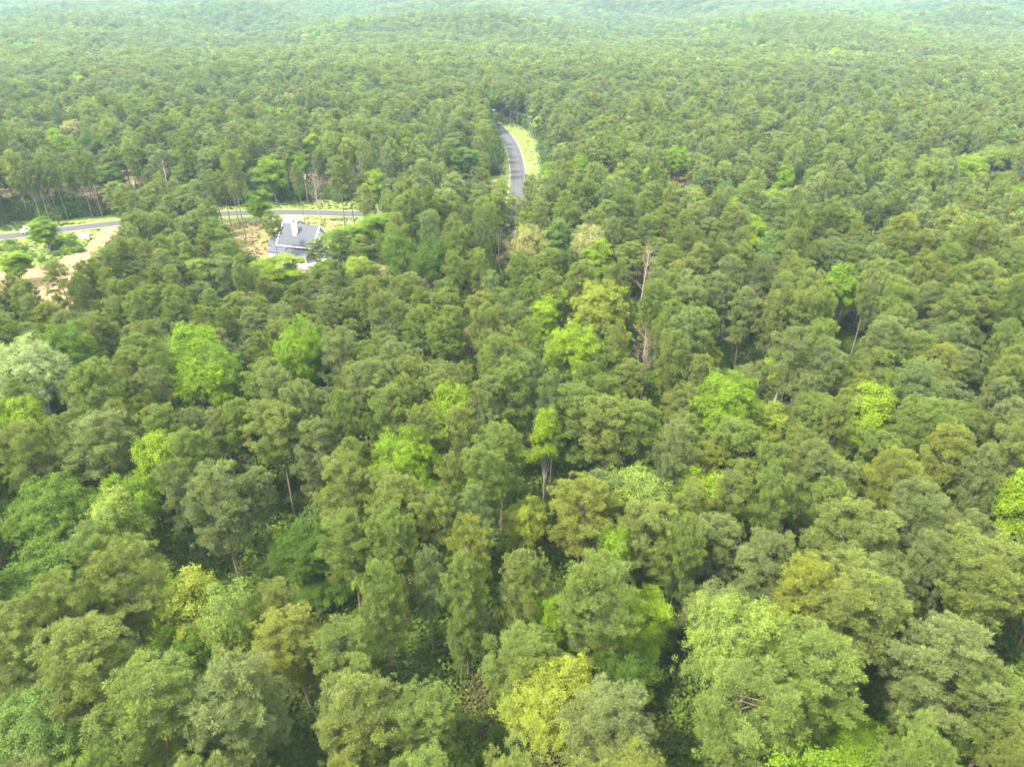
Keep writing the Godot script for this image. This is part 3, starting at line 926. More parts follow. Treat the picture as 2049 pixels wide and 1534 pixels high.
# ------------------------------------------------------------------ the forest
# one entry per tree: where its crown stands in the photo (u, v), its width there in pixels, height, tint, form, label, short name for neighbours
const BROAD := [
	[1140, 712, 118, 20.0, "lime", "wide", "bright lime-green tree with two round domes in the middle of the pines", "the lime double-domed tree"],
	[905, 838, 78, 20.0, "lime", "dome", "bright lime-green round crown poking out between olive pines, mid forest", "the round lime crown"],
	[1092, 872, 64, 20.0, "lime", "tall", "lime-green open tree with pale trunk on the brink of the dark gap", "the pale-trunked lime tree"],
	[1082, 642, 70, 19.0, "lime", "tall", "small lime-green leaning tree with a bare pale limb", "the leaning lime tree"],
	[1197, 514, 58, 19.0, "lime", "tall", "egg-shaped lime-green tree among cream-topped crowns", "the egg-shaped lime tree"],
	[805, 950, 155, 20.0, "bright", "wide", "broad bright-green oak dome beside the grey-green pines", "the broad bright-green oak"],
	[1268, 1008, 115, 19.0, "light", "dome", "light-green tree with pale twigs showing in its crown", "the light twiggy tree"],
	[1100, 1232, 80, 17.0, "bright", "tall", "narrow vivid green tree with grey branches low in its crown", "the narrow vivid tree"],
	[1285, 1240, 95, 17.0, "lime", "tall", "tall yellow-lime tree with large leaf clumps beside a yellow-green pine", "the yellow-lime tree"],
	[1226, 1125, 62, 19.0, "bright", "tall", "slim bright-green tree squeezed behind a yellow-green pine", "the squeezed slim tree"],
	[1112, 1410, 205, 15.0, "gold", "wide", "wide golden-green flowering oak at the near edge of the clearing", "the golden-green oak"],
	[1238, 1350, 145, 12.0, "deep", "wide", "low deep-green spreading tree in the shade of taller trees", "the low deep-green tree"],
	[1052, 1055, 76, 16.0, "gold", "dome", "small golden-green crown just below the dark gap", "the small golden crown"],
	[612, 1105, 130, 13.0, "deep", "dome", "deep-green dense tree standing in the dark hollow", "the dense hollow tree"],
	[636, 1180, 100, 8.0, "deep", "open", "dark low tree at the bottom of the dark hollow", "the dark hollow bush"],
	[860, 535, 80, 20.0, "deep", "dome", "deep-green round tree at the far corner of the pine stand", "the deep-green corner tree"],
	[1112, 472, 55, 20.0, "cool", "tall", "blue-green tall tree in front of the road pines", "the blue-green tall tree"],
	[1065, 500, 70, 20.0, "cream", "dome", "cream-topped flowering tree next to a bare pinkish tree", "the cream-topped tree"],
	[1178, 497, 60, 20.0, "cream", "dome", "cream-topped flowering tree behind the egg-shaped lime tree", "the second cream-topped tree"],
	[1205, 622, 115, 19.0, "gold", "wide", "yellowish wide oak with gaps between its leaf domes", "the gappy yellow oak"],
	[1447, 822, 135, 20.0, "bright", "dome", "large bright-green round oak among pale pines", "the large round oak"],
	[1530, 850, 80, 17.0, "gold", "dome", "golden-green tree touching the large round oak", "the golden neighbour tree"],
	[1462, 1300, 185, 20.0, "light", "dome", "pale tree full of bare white twigs below the yellow-green pine", "the white-twigged tree"],
	[1690, 1490, 110, 12.0, "bright", "dome", "leafy green tree at the edge of the near clearing", "the clearing-edge tree"],
	[2030, 1005, 80, 21.0, "lime", "tall", "lime-green tall tree at the right edge of the forest view", "the edge lime tree"],
	[1735, 835, 80, 20.0, "lime", "tall", "thin lime-green tree with a wispy crown between pines", "the wispy lime tree"],
	[1510, 470, 55, 20.0, "lime", "tall", "narrow lime tree rising from pale pines", "the narrow lime tree"],
	[1545, 500, 60, 20.0, "cool", "tall", "blue-green young tree next to a narrow lime tree", "the blue-green young tree"],
	[1690, 570, 60, 20.0, "bright", "tall", "bright-green tree below tall pines with bare stems", "the bright stem-side tree"],
	[1940, 340, 60, 20.0, "lime", "dome", "lime crown before a dark glossy tree", "the lime crown by dark trees"],
	[1985, 320, 110, 21.0, "light", "wide", "wide light-green layered tree at the far right", "the layered light tree"],
	[1357, 325, 65, 21.0, "bright", "dome", "bright-green round tree beside a pinkish dead one", "the round tree by dead wood"],
	[1540, 245, 80, 21.0, "light", "wide", "light-green cloud-shaped tree in the upper forest", "the cloud-shaped tree"],
	[1665, 215, 85, 21.0, "light", "wide", "light-green broad tree in a row of pale domes", "the pale row tree"],
	[70, 755, 125, 21.0, "silver", "wide", "pale silvery-green tree with large feathery lobes", "the silvery feathery tree"],
	[142, 715, 90, 20.0, "mid", "wide", "mid-green tree close behind the silvery feathery tree", "the tree behind the silvery one"],
	[412, 772, 140, 20.0, "bright", "dome", "bright-green domed tree beside a red soil gap", "the domed tree by red soil"],
	[395, 715, 80, 20.0, "bright", "wide", "bright-green layered tree behind the domed one", "the layered bright tree"],
	[322, 932, 85, 19.0, "lime", "dome", "lime-green tree dropping down between two pale pines", "the dropping lime tree"],
	[290, 985, 70, 15.0, "bright", "dome", "lower bright-green tree under the dropping lime tree", "the lower bright tree"],
	[390, 1210, 100, 19.0, "gold", "tall", "golden-green big-leaved tree with a bare curved branch", "the golden big-leaved tree"],
	[62, 858, 55, 20.0, "lime", "tall", "small pointed lime tree among pale pines at the left", "the pointed lime tree"],
	[10, 860, 60, 19.0, "bright", "dome", "bright tree cut by the left edge", "the left-edge bright tree"],
	[110, 1030, 150, 18.0, "mid", "wide", "wide mid-green oak on the left slope of trees", "the wide left oak"],
	[115, 1150, 110, 16.0, "mid", "dome", "round mid-green oak below the wide left oak", "the lower left oak"],
	[240, 1055, 90, 19.0, "light", "tall", "light-green column-like tree beside the wide left oak", "the light column tree"],
	[75, 1460, 190, 17.0, "cool", "wide", "blue-green broadleaf in the bottom left corner", "the blue-green corner tree"],
	[370, 1320, 150, 15.0, "mid", "wide", "mid-green loose tree under the golden big-leaved tree", "the loose mid-green tree"],
	[33, 527, 50, 12.0, "lime", "open", "round lime-green tree at the rim of the dirt yard", "the lime tree by the dirt yard"],
	[84, 462, 46, 13.0, "bright", "open", "young bushy green tree standing before the truck", "the young tree by the truck"],
	[518, 410, 44, 15.0, "bright", "open", "tall green tree on the grass beside the road", "the tall roadside tree"],
	[553, 545, 90, 13.0, "lime", "open", "bright lime-green tree in front of the farmhouse porch", "the lime tree by the porch"],
	[690, 480, 90, 14.0, "bright", "open", "bright-green bushy tree at the right corner of the farmhouse", "the farmhouse corner tree"],
	[755, 455, 80, 16.0, "bright", "open", "bright-green tree between farmhouse and pine stand", "the tree beyond the yard"],
	[600, 715, 100, 20.0, "bright", "dome", "bright-green crown low between grey pines", "the low bright crown"],
	[625, 750, 70, 17.0, "mid", "dome", "mid-green crown below a low bright crown", "the mid-green lower crown"],
	[405, 545, 45, 17.0, "light", "tall", "light-green pointed tree in the young pines", "the pointed light tree"],
	[800, 515, 70, 20.0, "mid", "dome", "mid-green tree at the upper corner of the pine stand", "the upper corner tree"],
	[35, 204, 40, 20.0, "lime", "dome", "lime-green dome, first in a row of three far domes", "the first far dome"],
	[82, 198, 36, 20.0, "lime", "dome", "lime-green dome, middle of a row of three far domes", "the middle far dome"],
	[155, 200, 38, 20.0, "lime", "dome", "lime-green dome, last in a row of three far domes", "the last far dome"],
	[145, 268, 62, 21.0, "cream", "wide", "cream-green wide dome in the left forest", "the cream-green wide dome"],
	[186, 290, 56, 21.0, "mid", "wide", "dark-sided mushroom-shaped tree in the left forest", "the mushroom-shaped tree"],
	[122, 295, 60, 21.0, "lime", "wide", "lime-green spreading tree before the mushroom-shaped one", "the spreading lime tree"],
	[545, 350, 70, 21.0, "bright", "open", "tall bright-green tree behind the power line", "the tree behind the wires"],
	[484, 330, 34, 22.0, "lime", "open", "narrow lime tree rising behind a tall open pine", "the narrow far lime tree"],
	[605, 334, 32, 20.0, "bright", "open", "cone-shaped bright tree behind the utility pole", "the cone-shaped tree"],
	[755, 372, 40, 18.0, "lime", "open", "cone-shaped lime tree left of the pale pines", "the cone-shaped lime tree"],
	[625, 290, 40, 21.0, "lime", "tall", "lime tree standing high in the forest above the road", "the high lime tree"],
	[930, 325, 90, 21.0, "mid", "open", "large mid-green oak at the edge of the road clearing", "the oak at the road clearing"],
	[216, 355, 50, 18.0, "mid", "open", "mid-green tree under the wires by the left road", "the tree under the wires"],
]
# pines that stand out in the photo: u, v of the crown's middle, width in pixels, height, tint
const PINES := [
	[690, 1000, 112, 23, 1], [702, 1108, 100, 21, 2], [800, 1035, 112, 23, 1], [798, 1112, 92, 22, 2], [880, 1062, 92, 22, 1], [935, 1055, 82, 21, 4],
	[940, 1135, 84, 22, 3], [930, 1195, 92, 21, 2], [772, 1200, 95, 20, 2], [856, 1170, 56, 20, 4], [918, 1278, 66, 13, 2], [600, 1300, 130, 17, 3], [680, 1320, 120, 16, 2], [556, 1232, 84, 17, 1],
	[1045, 1335, 135, 15, 2], [1050, 1185, 98, 20, 1], [1178, 1195, 140, 22, 2], [1292, 1085, 122, 21, 1], [1160, 1035, 128, 22, 3], [962, 985, 98, 23, 2], [905, 1000, 70, 22, 1],
	[1210, 880, 118, 23, 1], [1150, 845, 105, 23, 2], [1280, 880, 100, 23, 2], [1000, 905, 100, 23, 2], [925, 900, 88, 23, 1], [780, 850, 92, 23, 2], [850, 880, 80, 23, 1],
	[1598, 1216, 108, 22, 5], [1610, 1370, 170, 21, 2], [1720, 1250, 150, 23, 1], [1890, 1350, 150, 22, 0], [1480, 1440, 180, 21, 2], [1990, 1440, 130, 18, 2], [1960, 1200, 130, 23, 1],
	[1650, 1080, 130, 23, 1], [1500, 1150, 110, 22, 0], [1780, 990, 90, 23, 3], [200, 1350, 150, 22, 1], [310, 1440, 170, 21, 2], [60, 1300, 120, 22, 1], [250, 1190, 120, 23, 1], [480, 1430, 160, 21, 0], [130, 1250, 100, 23, 1],
	[700, 1440, 150, 18, 1], [860, 1450, 120, 15, 2], [1240, 1480, 150, 18, 0],
	[560, 880, 100, 22, 1], [230, 900, 110, 22, 0], [440, 1010, 110, 22, 0],
]
# lone pines by the farmhouse: u, v of the foot, height, crown radius, share of stem that is bare, how open
const LONE := [
	[492, 477, 29.0, 3.6, 0.45, "tall open pine with a long bare trunk in the farmhouse yard", "pine"],
	[480, 458, 25.0, 2.6, 0.5, "slender pine standing behind the tall open yard pine", "pine"],
	[433, 446, 19.0, 2.8, 0.5, "pine at the left end of the pale rail fence", "pine"],
	[446, 452, 20.0, 2.8, 0.5, "pine leaning its crown over the left rail fence", "pine"],
	[463, 455, 20.0, 2.6, 0.5, "third pine in the row by the left rail fence", "pine"],
	[610, 449, 21.5, 2.3, 0.66, "round-headed small pine on a thin bare stem before the utility pole", "pine"],
	[690, 457, 25.0, 3.8, 0.45, "twin-looking big pine at the right rail fence, nearer one", "pine"],
	[709, 452, 21.0, 3.0, 0.45, "slightly shorter pine beside the big pine at the right rail fence", "pine"],
	[560, 530, 17.0, 2.8, 0.25, "pine rising in front of the farmhouse roof", "pine"],
	[644, 556, 11.5, 3.5, 0.2, "low olive pine hiding the right end of the porch", "pine"],
	[690, 560, 15.0, 3.6, 0.2, "olive pine at the near right corner of the farmhouse yard", "pine"],
	[283, 475, 18.5, 2.7, 0.35, "tall pine standing where the dirt drive meets the road", "pine"],
	[462, 545, 15.0, 3.0, 0.25, "pine on the near left side of the farmhouse yard", "pine"],
	[96, 690, 17.0, 2.9, 0.35, "thin dark pine in front of the dirt yard", "pine"],
	[60, 650, 14.0, 2.2, 0.3, "small leaning pine at the near rim of the dirt yard", "pine"],
	[175, 715, 23.0, 3.2, 0.4, "tall flat-topped pine with a pale trunk beyond the silvery tree", "pine"],
	[205, 436, 24.0, 2.6, 0.55, "bare-stemmed pine at the forest edge across the left road", "pine"],
	[185, 437, 24.0, 2.4, 0.55, "second bare-stemmed pine at the forest edge across the left road", "pine"],
	[137, 441, 23.0, 2.4, 0.55, "third bare-stemmed pine at the forest edge across the left road", "pine"],
	[118, 442, 24.0, 2.5, 0.55, "fourth bare-stemmed pine at the forest edge across the left road", "pine"],
	[100, 444, 22.0, 2.4, 0.55, "fifth bare-stemmed pine at the forest edge across the left road", "pine"],
	[84, 445, 22.0, 2.2, 0.55, "sixth bare-stemmed pine at the forest edge across the left road", "pine"],
]
const DEAD := [
	[1293, 707, 19.0, 9, "dead_pink", "bare pinkish-brown tree full of fine twigs amid green pines", "the bare pinkish tree"],
	[1028, 497, 20.0, 8, "dead_pink", "bare pinkish-grey tree beside the cream-topped one", "the bare tree by cream crowns"],
	[1288, 528, 20.0, 8, "dead_pink", "pale brown bare tree near the bright egg-shaped lime tree", "the pale brown bare tree"],
	[643, 448, 20.0, 9, "dead_pink", "dead reddish-brown pine on a thin stem behind the farmhouse", "the dead reddish pine"],
	[733, 402, 20.0, 7, "dead_grey", "grey leafless tree at the forest edge across the road", "the grey leafless tree"],
	[1466, 352, 19.0, 6, "dead_pink", "brownish dead tree in the upper right pines", "the brownish dead tree"],
	[1720, 170, 19.0, 8, "dead_grey", "grey bare fan-shaped tree in the upper right forest", "the grey fan-shaped tree"],
	[92, 140, 26.0, 2, "dead_grey", "tall broken grey snag rising over the far left forest", "the tall broken snag"],
	[148, 165, 27.0, 3, "dead_pink", "tall dead pine with brown top over the far left forest", "the brown-topped snag"],
	[428, 215, 26.0, 3, "dead_grey", "pale dead snag with short stubs in the upper forest", "the pale stub snag"],
	[640, 175, 26.0, 2, "dead_grey", "thin bare snag standing high in the upper forest", "the thin bare snag"],
	[345, 425, 21.0, 4, "dead_grey", "dead pine with bare side stubs behind the wires", "the stubby dead pine"],
]

var trees := []       # {p, h, r, kind, form, tint, yaw, label, short}
var cells := {}

func crowded(p: Vector3, r: float) -> bool:
	var k := Vector2i(int(floor(p.x / 8.0)), int(floor(p.z / 8.0)))
	for dx in range(-1, 2):
		for dz in range(-1, 2):
			for q in cells.get(k + Vector2i(dx, dz), []):
				if Vector2(p.x - q.x, p.z - q.z).length() < (r + q.y) * 0.72:
					return true
	return false

func claim(p: Vector3, r: float) -> void:
	var k := Vector2i(int(floor(p.x / 8.0)), int(floor(p.z / 8.0)))
	if not cells.has(k):
		cells[k] = []
	cells[k].append(Vector3(p.x, r, p.z))

func add_tree(p: Vector3, h: float, r: float, kind: String, form: String, tint: String, label := "", short := "") -> void:
	claim(p, r)
	trees.append({"p": p, "h": h, "r": r, "kind": kind, "form": form, "tint": tint, "yaw": rng.randf() * TAU, "label": label, "short": short, "d": away(p + Vector3(0, h * 0.8, 0))})

const PINE_TINTS := {
	"grey_green": Vector3(0.117, 0.141, 0.052), "olive": Vector3(0.118, 0.142, 0.037), "green": Vector3(0.107, 0.144, 0.034),
	"yellow_olive": Vector3(0.134, 0.153, 0.030), "blue_green": Vector3(0.106, 0.145, 0.054), "yellow": Vector3(0.168, 0.188, 0.030),
}
const PINE_WORDS := {"grey_green": "grey-green", "olive": "olive", "green": "fresh green", "yellow_olive": "yellow-olive", "blue_green": "blue-green", "yellow": "yellow-green"}
const PINE_ORDER := ["grey_green", "olive", "green", "yellow_olive", "blue_green", "yellow"]
const LEAF_TINTS := {
	"lime": Vector3(0.150, 0.220, 0.012), "bright": Vector3(0.112, 0.182, 0.011), "light": Vector3(0.145, 0.192, 0.036), "mid": Vector3(0.078, 0.130, 0.016),
	"deep": Vector3(0.054, 0.098, 0.012), "gold": Vector3(0.165, 0.195, 0.024), "cool": Vector3(0.092, 0.146, 0.030), "cream": Vector3(0.225, 0.215, 0.080), "silver": Vector3(0.20, 0.245, 0.10),
}
const LEAF_WORDS := {"lime": "lime-green", "bright": "bright-green", "light": "light-green", "mid": "mid-green", "deep": "deep-green", "gold": "golden-green", "cool": "blue-green", "cream": "cream-topped", "silver": "silvery-green"}

func make_forest() -> void:
	for name in PINE_TINTS:
		var c: Vector3 = PINE_TINTS[name]
		foliage("needles_" + name, c.x, c.y, c.z)
	for name in LEAF_TINTS:
		var c: Vector3 = LEAF_TINTS[name]
		foliage("leaves_" + name, c.x, c.y, c.z)
	foliage("foliage_many", 1, 1, 1).albedo_color = Color.WHITE

	# openings, as the photo shows them
	clear_shapes = [
		poly2([[976, 222], [1000, 217], [1040, 240], [1080, 268], [1086, 300], [1088, 336], [1076, 342], [1060, 352], [1049, 370], [1040, 396], [1034, 404], [1024, 390], [1010, 364], [986, 344], [982, 300], [982, 245]]),
		poly2([[-20, 450], [120, 436], [240, 430], [242, 446], [232, 470], [206, 492], [172, 520], [140, 545], [132, 575], [60, 590], [25, 570], [0, 560], [-20, 560]]),
		poly2([[470, 418], [540, 400], [715, 404], [716, 446], [666, 452], [664, 480], [640, 492], [628, 500], [622, 522], [640, 538], [590, 540], [566, 520], [548, 500], [536, 470], [505, 480], [470, 452], [440, 446], [440, 432]]),
	]
	gaps = [[1062, 965, 52, 84], [640, 1205, 74, 60], [860, 1345, 110, 62], [985, 1260, 34, 90], [700, 1185, 40, 50], [1320, 1345, 48, 62], [1705, 1410, 105, 90], [1960, 1330, 60, 60], [455, 1030, 26, 40], [940, 620, 18, 14], [465, 620, 14, 12], [310, 790, 16, 22], [495, 810, 14, 14], [1115, 665, 12, 14], [1700, 690, 40, 20], [1480, 700, 30, 22], [1018, 424, 10, 14], [264, 372, 12, 16], [607, 352, 10, 10], [832, 135, 6, 4], [1776, 354, 14, 7], [2010, 442, 26, 9], [270, 1330, 40, 24], [640, 1440, 40, 26], [1015, 1480, 50, 25]]
	bare = []
	for line in [road_a, road_b]:
		var l := PackedVector2Array()
		var rr := PackedVector2Array()
		for i in line.size():
			var d: Vector3 = (line[mini(i + 1, line.size() - 1)] - line[maxi(i - 1, 0)]).normalized()
			var s := Vector2(-d.z, d.x) * 8.5
			l.append(Vector2(line[i].x, line[i].z) + s)
			rr.append(Vector2(line[i].x, line[i].z) - s)
		rr.reverse()
		l.append_array(rr)
		bare.append(l)
	bare.append(ground_poly([[1000, 436], [984, 350], [976, 262], [960, 228], [985, 214], [1040, 244], [1072, 270], [1088, 292], [1096, 335], [1098, 375], [1080, 436]]))
	bare.append(ground_poly([[-120, 470], [0, 449], [120, 436], [240, 430], [245, 462], [222, 490], [205, 520], [195, 560], [185, 605], [100, 625], [10, 610], [-120, 600]]))
	bare.append(ground_poly([[440, 416], [540, 401], [730, 403], [735, 450], [700, 500], [660, 548], [560, 552], [478, 512], [425, 460]]))
	for q in [[2005, 452, 11.0], [1782, 362, 9.0], [831, 138, 7.5]]:
		var p := spot(q[0], q[1])
		var ring := PackedVector2Array()
		for k in 10:
			ring.append(Vector2(p.x + cos(TAU * k / 10) * q[2], p.z + sin(TAU * k / 10) * q[2]))
		bare.append(ring)

	# trees one can point to
	for b in BROAD:
		var h: float = b[3]
		if h >= 19.0 and b[1] > 430:
			h += 3.0
		var p := spot(b[0], b[1], h * (0.55 if b[5] == "open" else 0.68))
		var depth := away(p) * 0.97
		p.y = lift(p.x, p.z)
		if depth < 460.0:
			gaps.append([b[0], b[1] - b[2] * 0.06, b[2] * 0.38, b[2] * 0.34, depth / 0.97])
		add_tree(Vector3(p.x, p.y, p.z), h, clampf(b[2] / 2.0 * depth / FPX, 1.5, 6.5), "broadleaf_tree", "big" if b[5] in ["dome", "wide"] and b[2] / 2.0 * depth / FPX > 4.4 else b[5], b[4], b[6], b[7])
	for q in PINES:
		var h: float = q[3]
		var p := spot(q[0], q[1], h * 0.76)
		gaps.append([q[0], q[1] - q[2] * 0.1, q[2] * 0.28, q[2] * 0.30, away(p)])
		add_tree(Vector3(p.x, 0, p.z), h, clampf(q[2] / 2.0 * away(p) * 0.97 / FPX, 1.8, 5.0), "pine_tree", "full", PINE_ORDER[q[4]])
	for q in LONE:
		var p := spot(q[0], q[1])
		add_tree(p, q[2], q[3], "pine_tree", "lone", "olive" if rng.randf() < 0.6 else "green", q[5])
	for q in DEAD:
		var p := spot(q[0], q[1], q[2] * 0.72 if q[1] > 470 else 0.0)
		p.y = lift(p.x, p.z)
		claim(p, 3.0)
		if q[1] > 470:
			gaps.append([q[0], q[1] - 8, 30, 30, away(p + Vector3(0, q[2] * 0.72, 0))])
		var o := thing("dead_tree", q[5], "dead tree", p, rng.randf() * TAU, "dead trees in the forest")
		var g := dead_wood(q[2], 4 + q[3] * 4, 3 if q[3] > 4 else 1, 0.35)
		part("trunk", g.mesh(M[q[4]]), o)

	# the rest of the stand, tree by tree
	var z := -14.0
	while z > -3700.0:
		var step := 4.9 if z > -600.0 else lerpf(5.0, 13.5, clampf((-z - 600.0) / 2400.0, 0.0, 1.0))
		var half := -z * 0.80 + 34.0
		var x := -half + rng.randf() * step
		while x < half:
			var p := Vector3(x + rng.randfn() * step * 0.22, 0, z + rng.randfn() * step * 0.25)
			x += step
			var n := patch.get_noise_2d(p.x, p.z)
			var n2 := patch2.get_noise_2d(p.x, p.z)
			var leafy := clampf(0.05 + maxf(0.0, n - 0.16) * 1.5, 0.0, 0.7) if z > -700.0 else clampf(0.14 + maxf(-0.1, n * 0.6 + hill2.get_noise_2d(p.x + 900.0, p.z) * 0.8 - 0.05) * 1.7, 0.02, 0.9)
			var is_leaf := rng.randf() < leafy
			var h := (rng.randf_range(17.0, 25.5) if z > -500.0 else rng.randf_range(15.5, 24.5)) + n2 * 3.0
			var r := rng.randf_range(2.3, 3.9)
			if z < -300.0:
				r *= lerpf(1.0, 1.3, clampf((-z - 300.0) / 300.0, 0.0, 1.0))
			if p.x < -35.0 and p.z > -285.0 and p.z < -118.0 and p.x > -160.0:      # the younger plantation before the farmhouse
				h *= 0.76
				r *= 0.86
				is_leaf = rng.randf() < 0.04
			if is_leaf:
				h = rng.randf_range(14.0, 22.0)
				r = rng.randf_range(2.6, 4.4)
			if z > -560.0:
				if crowded(p, r) or blocked(p, h, r, 0.5):
					continue
			elif z > -900.0 and blocked(p, h, r, 0.5):
				continue
			p.y = lift(p.x, p.z)
			var tint := ""
			var k := rng.randf()
			if is_leaf:
				tint = "lime" if k < 0.26 else "bright" if k < 0.52 else "light" if k < 0.66 else "mid" if k < 0.80 else "deep" if k < 0.86 else "gold" if k < 0.93 else "cool" if k < 0.97 else "cream"
				var f := rng.randf()
				if z > -560.0:
					add_tree(p, h, r, "broadleaf_tree", "tall" if f < 0.3 else "dome" if f < 0.7 else "wide", tint)
				else:
					trees.append({"p": p, "h": h, "r": r, "kind": "broadleaf_tree", "form": "dome", "tint": tint, "yaw": x * 7.0, "d": -p.z})
			else:
				var q := k + n2 * 0.35
				tint = "grey_green" if q < 0.25 else "olive" if q < 0.58 else "green" if q < 0.88 else "yellow_olive" if q < 0.98 else "blue_green"
				if z > -560.0:
					add_tree(p, h, r, "pine_tree", "full", tint)
				else:
					trees.append({"p": p, "h": h, "r": r, "kind": "pine_tree", "form": "full", "tint": tint, "yaw": x * 7.0, "d": -p.z})
		z -= step * 0.9
	plant_all()
	make_understory()

func fresh_mesh(g: Array, leaf_m: Material, bark_m: Material) -> ArrayMesh:
	return g[0].mesh(bark_m, g[1].mesh(leaf_m))

func in_frame(t: Dictionary) -> bool:
	for y in [0.55, 0.8, 1.0]:
		var s := seen_at(t.p + Vector3(0, t.h * y, 0))
		if s.x > -20 and s.x < 2070 and s.y > -20 and s.y < 1560:
			return true
	return false

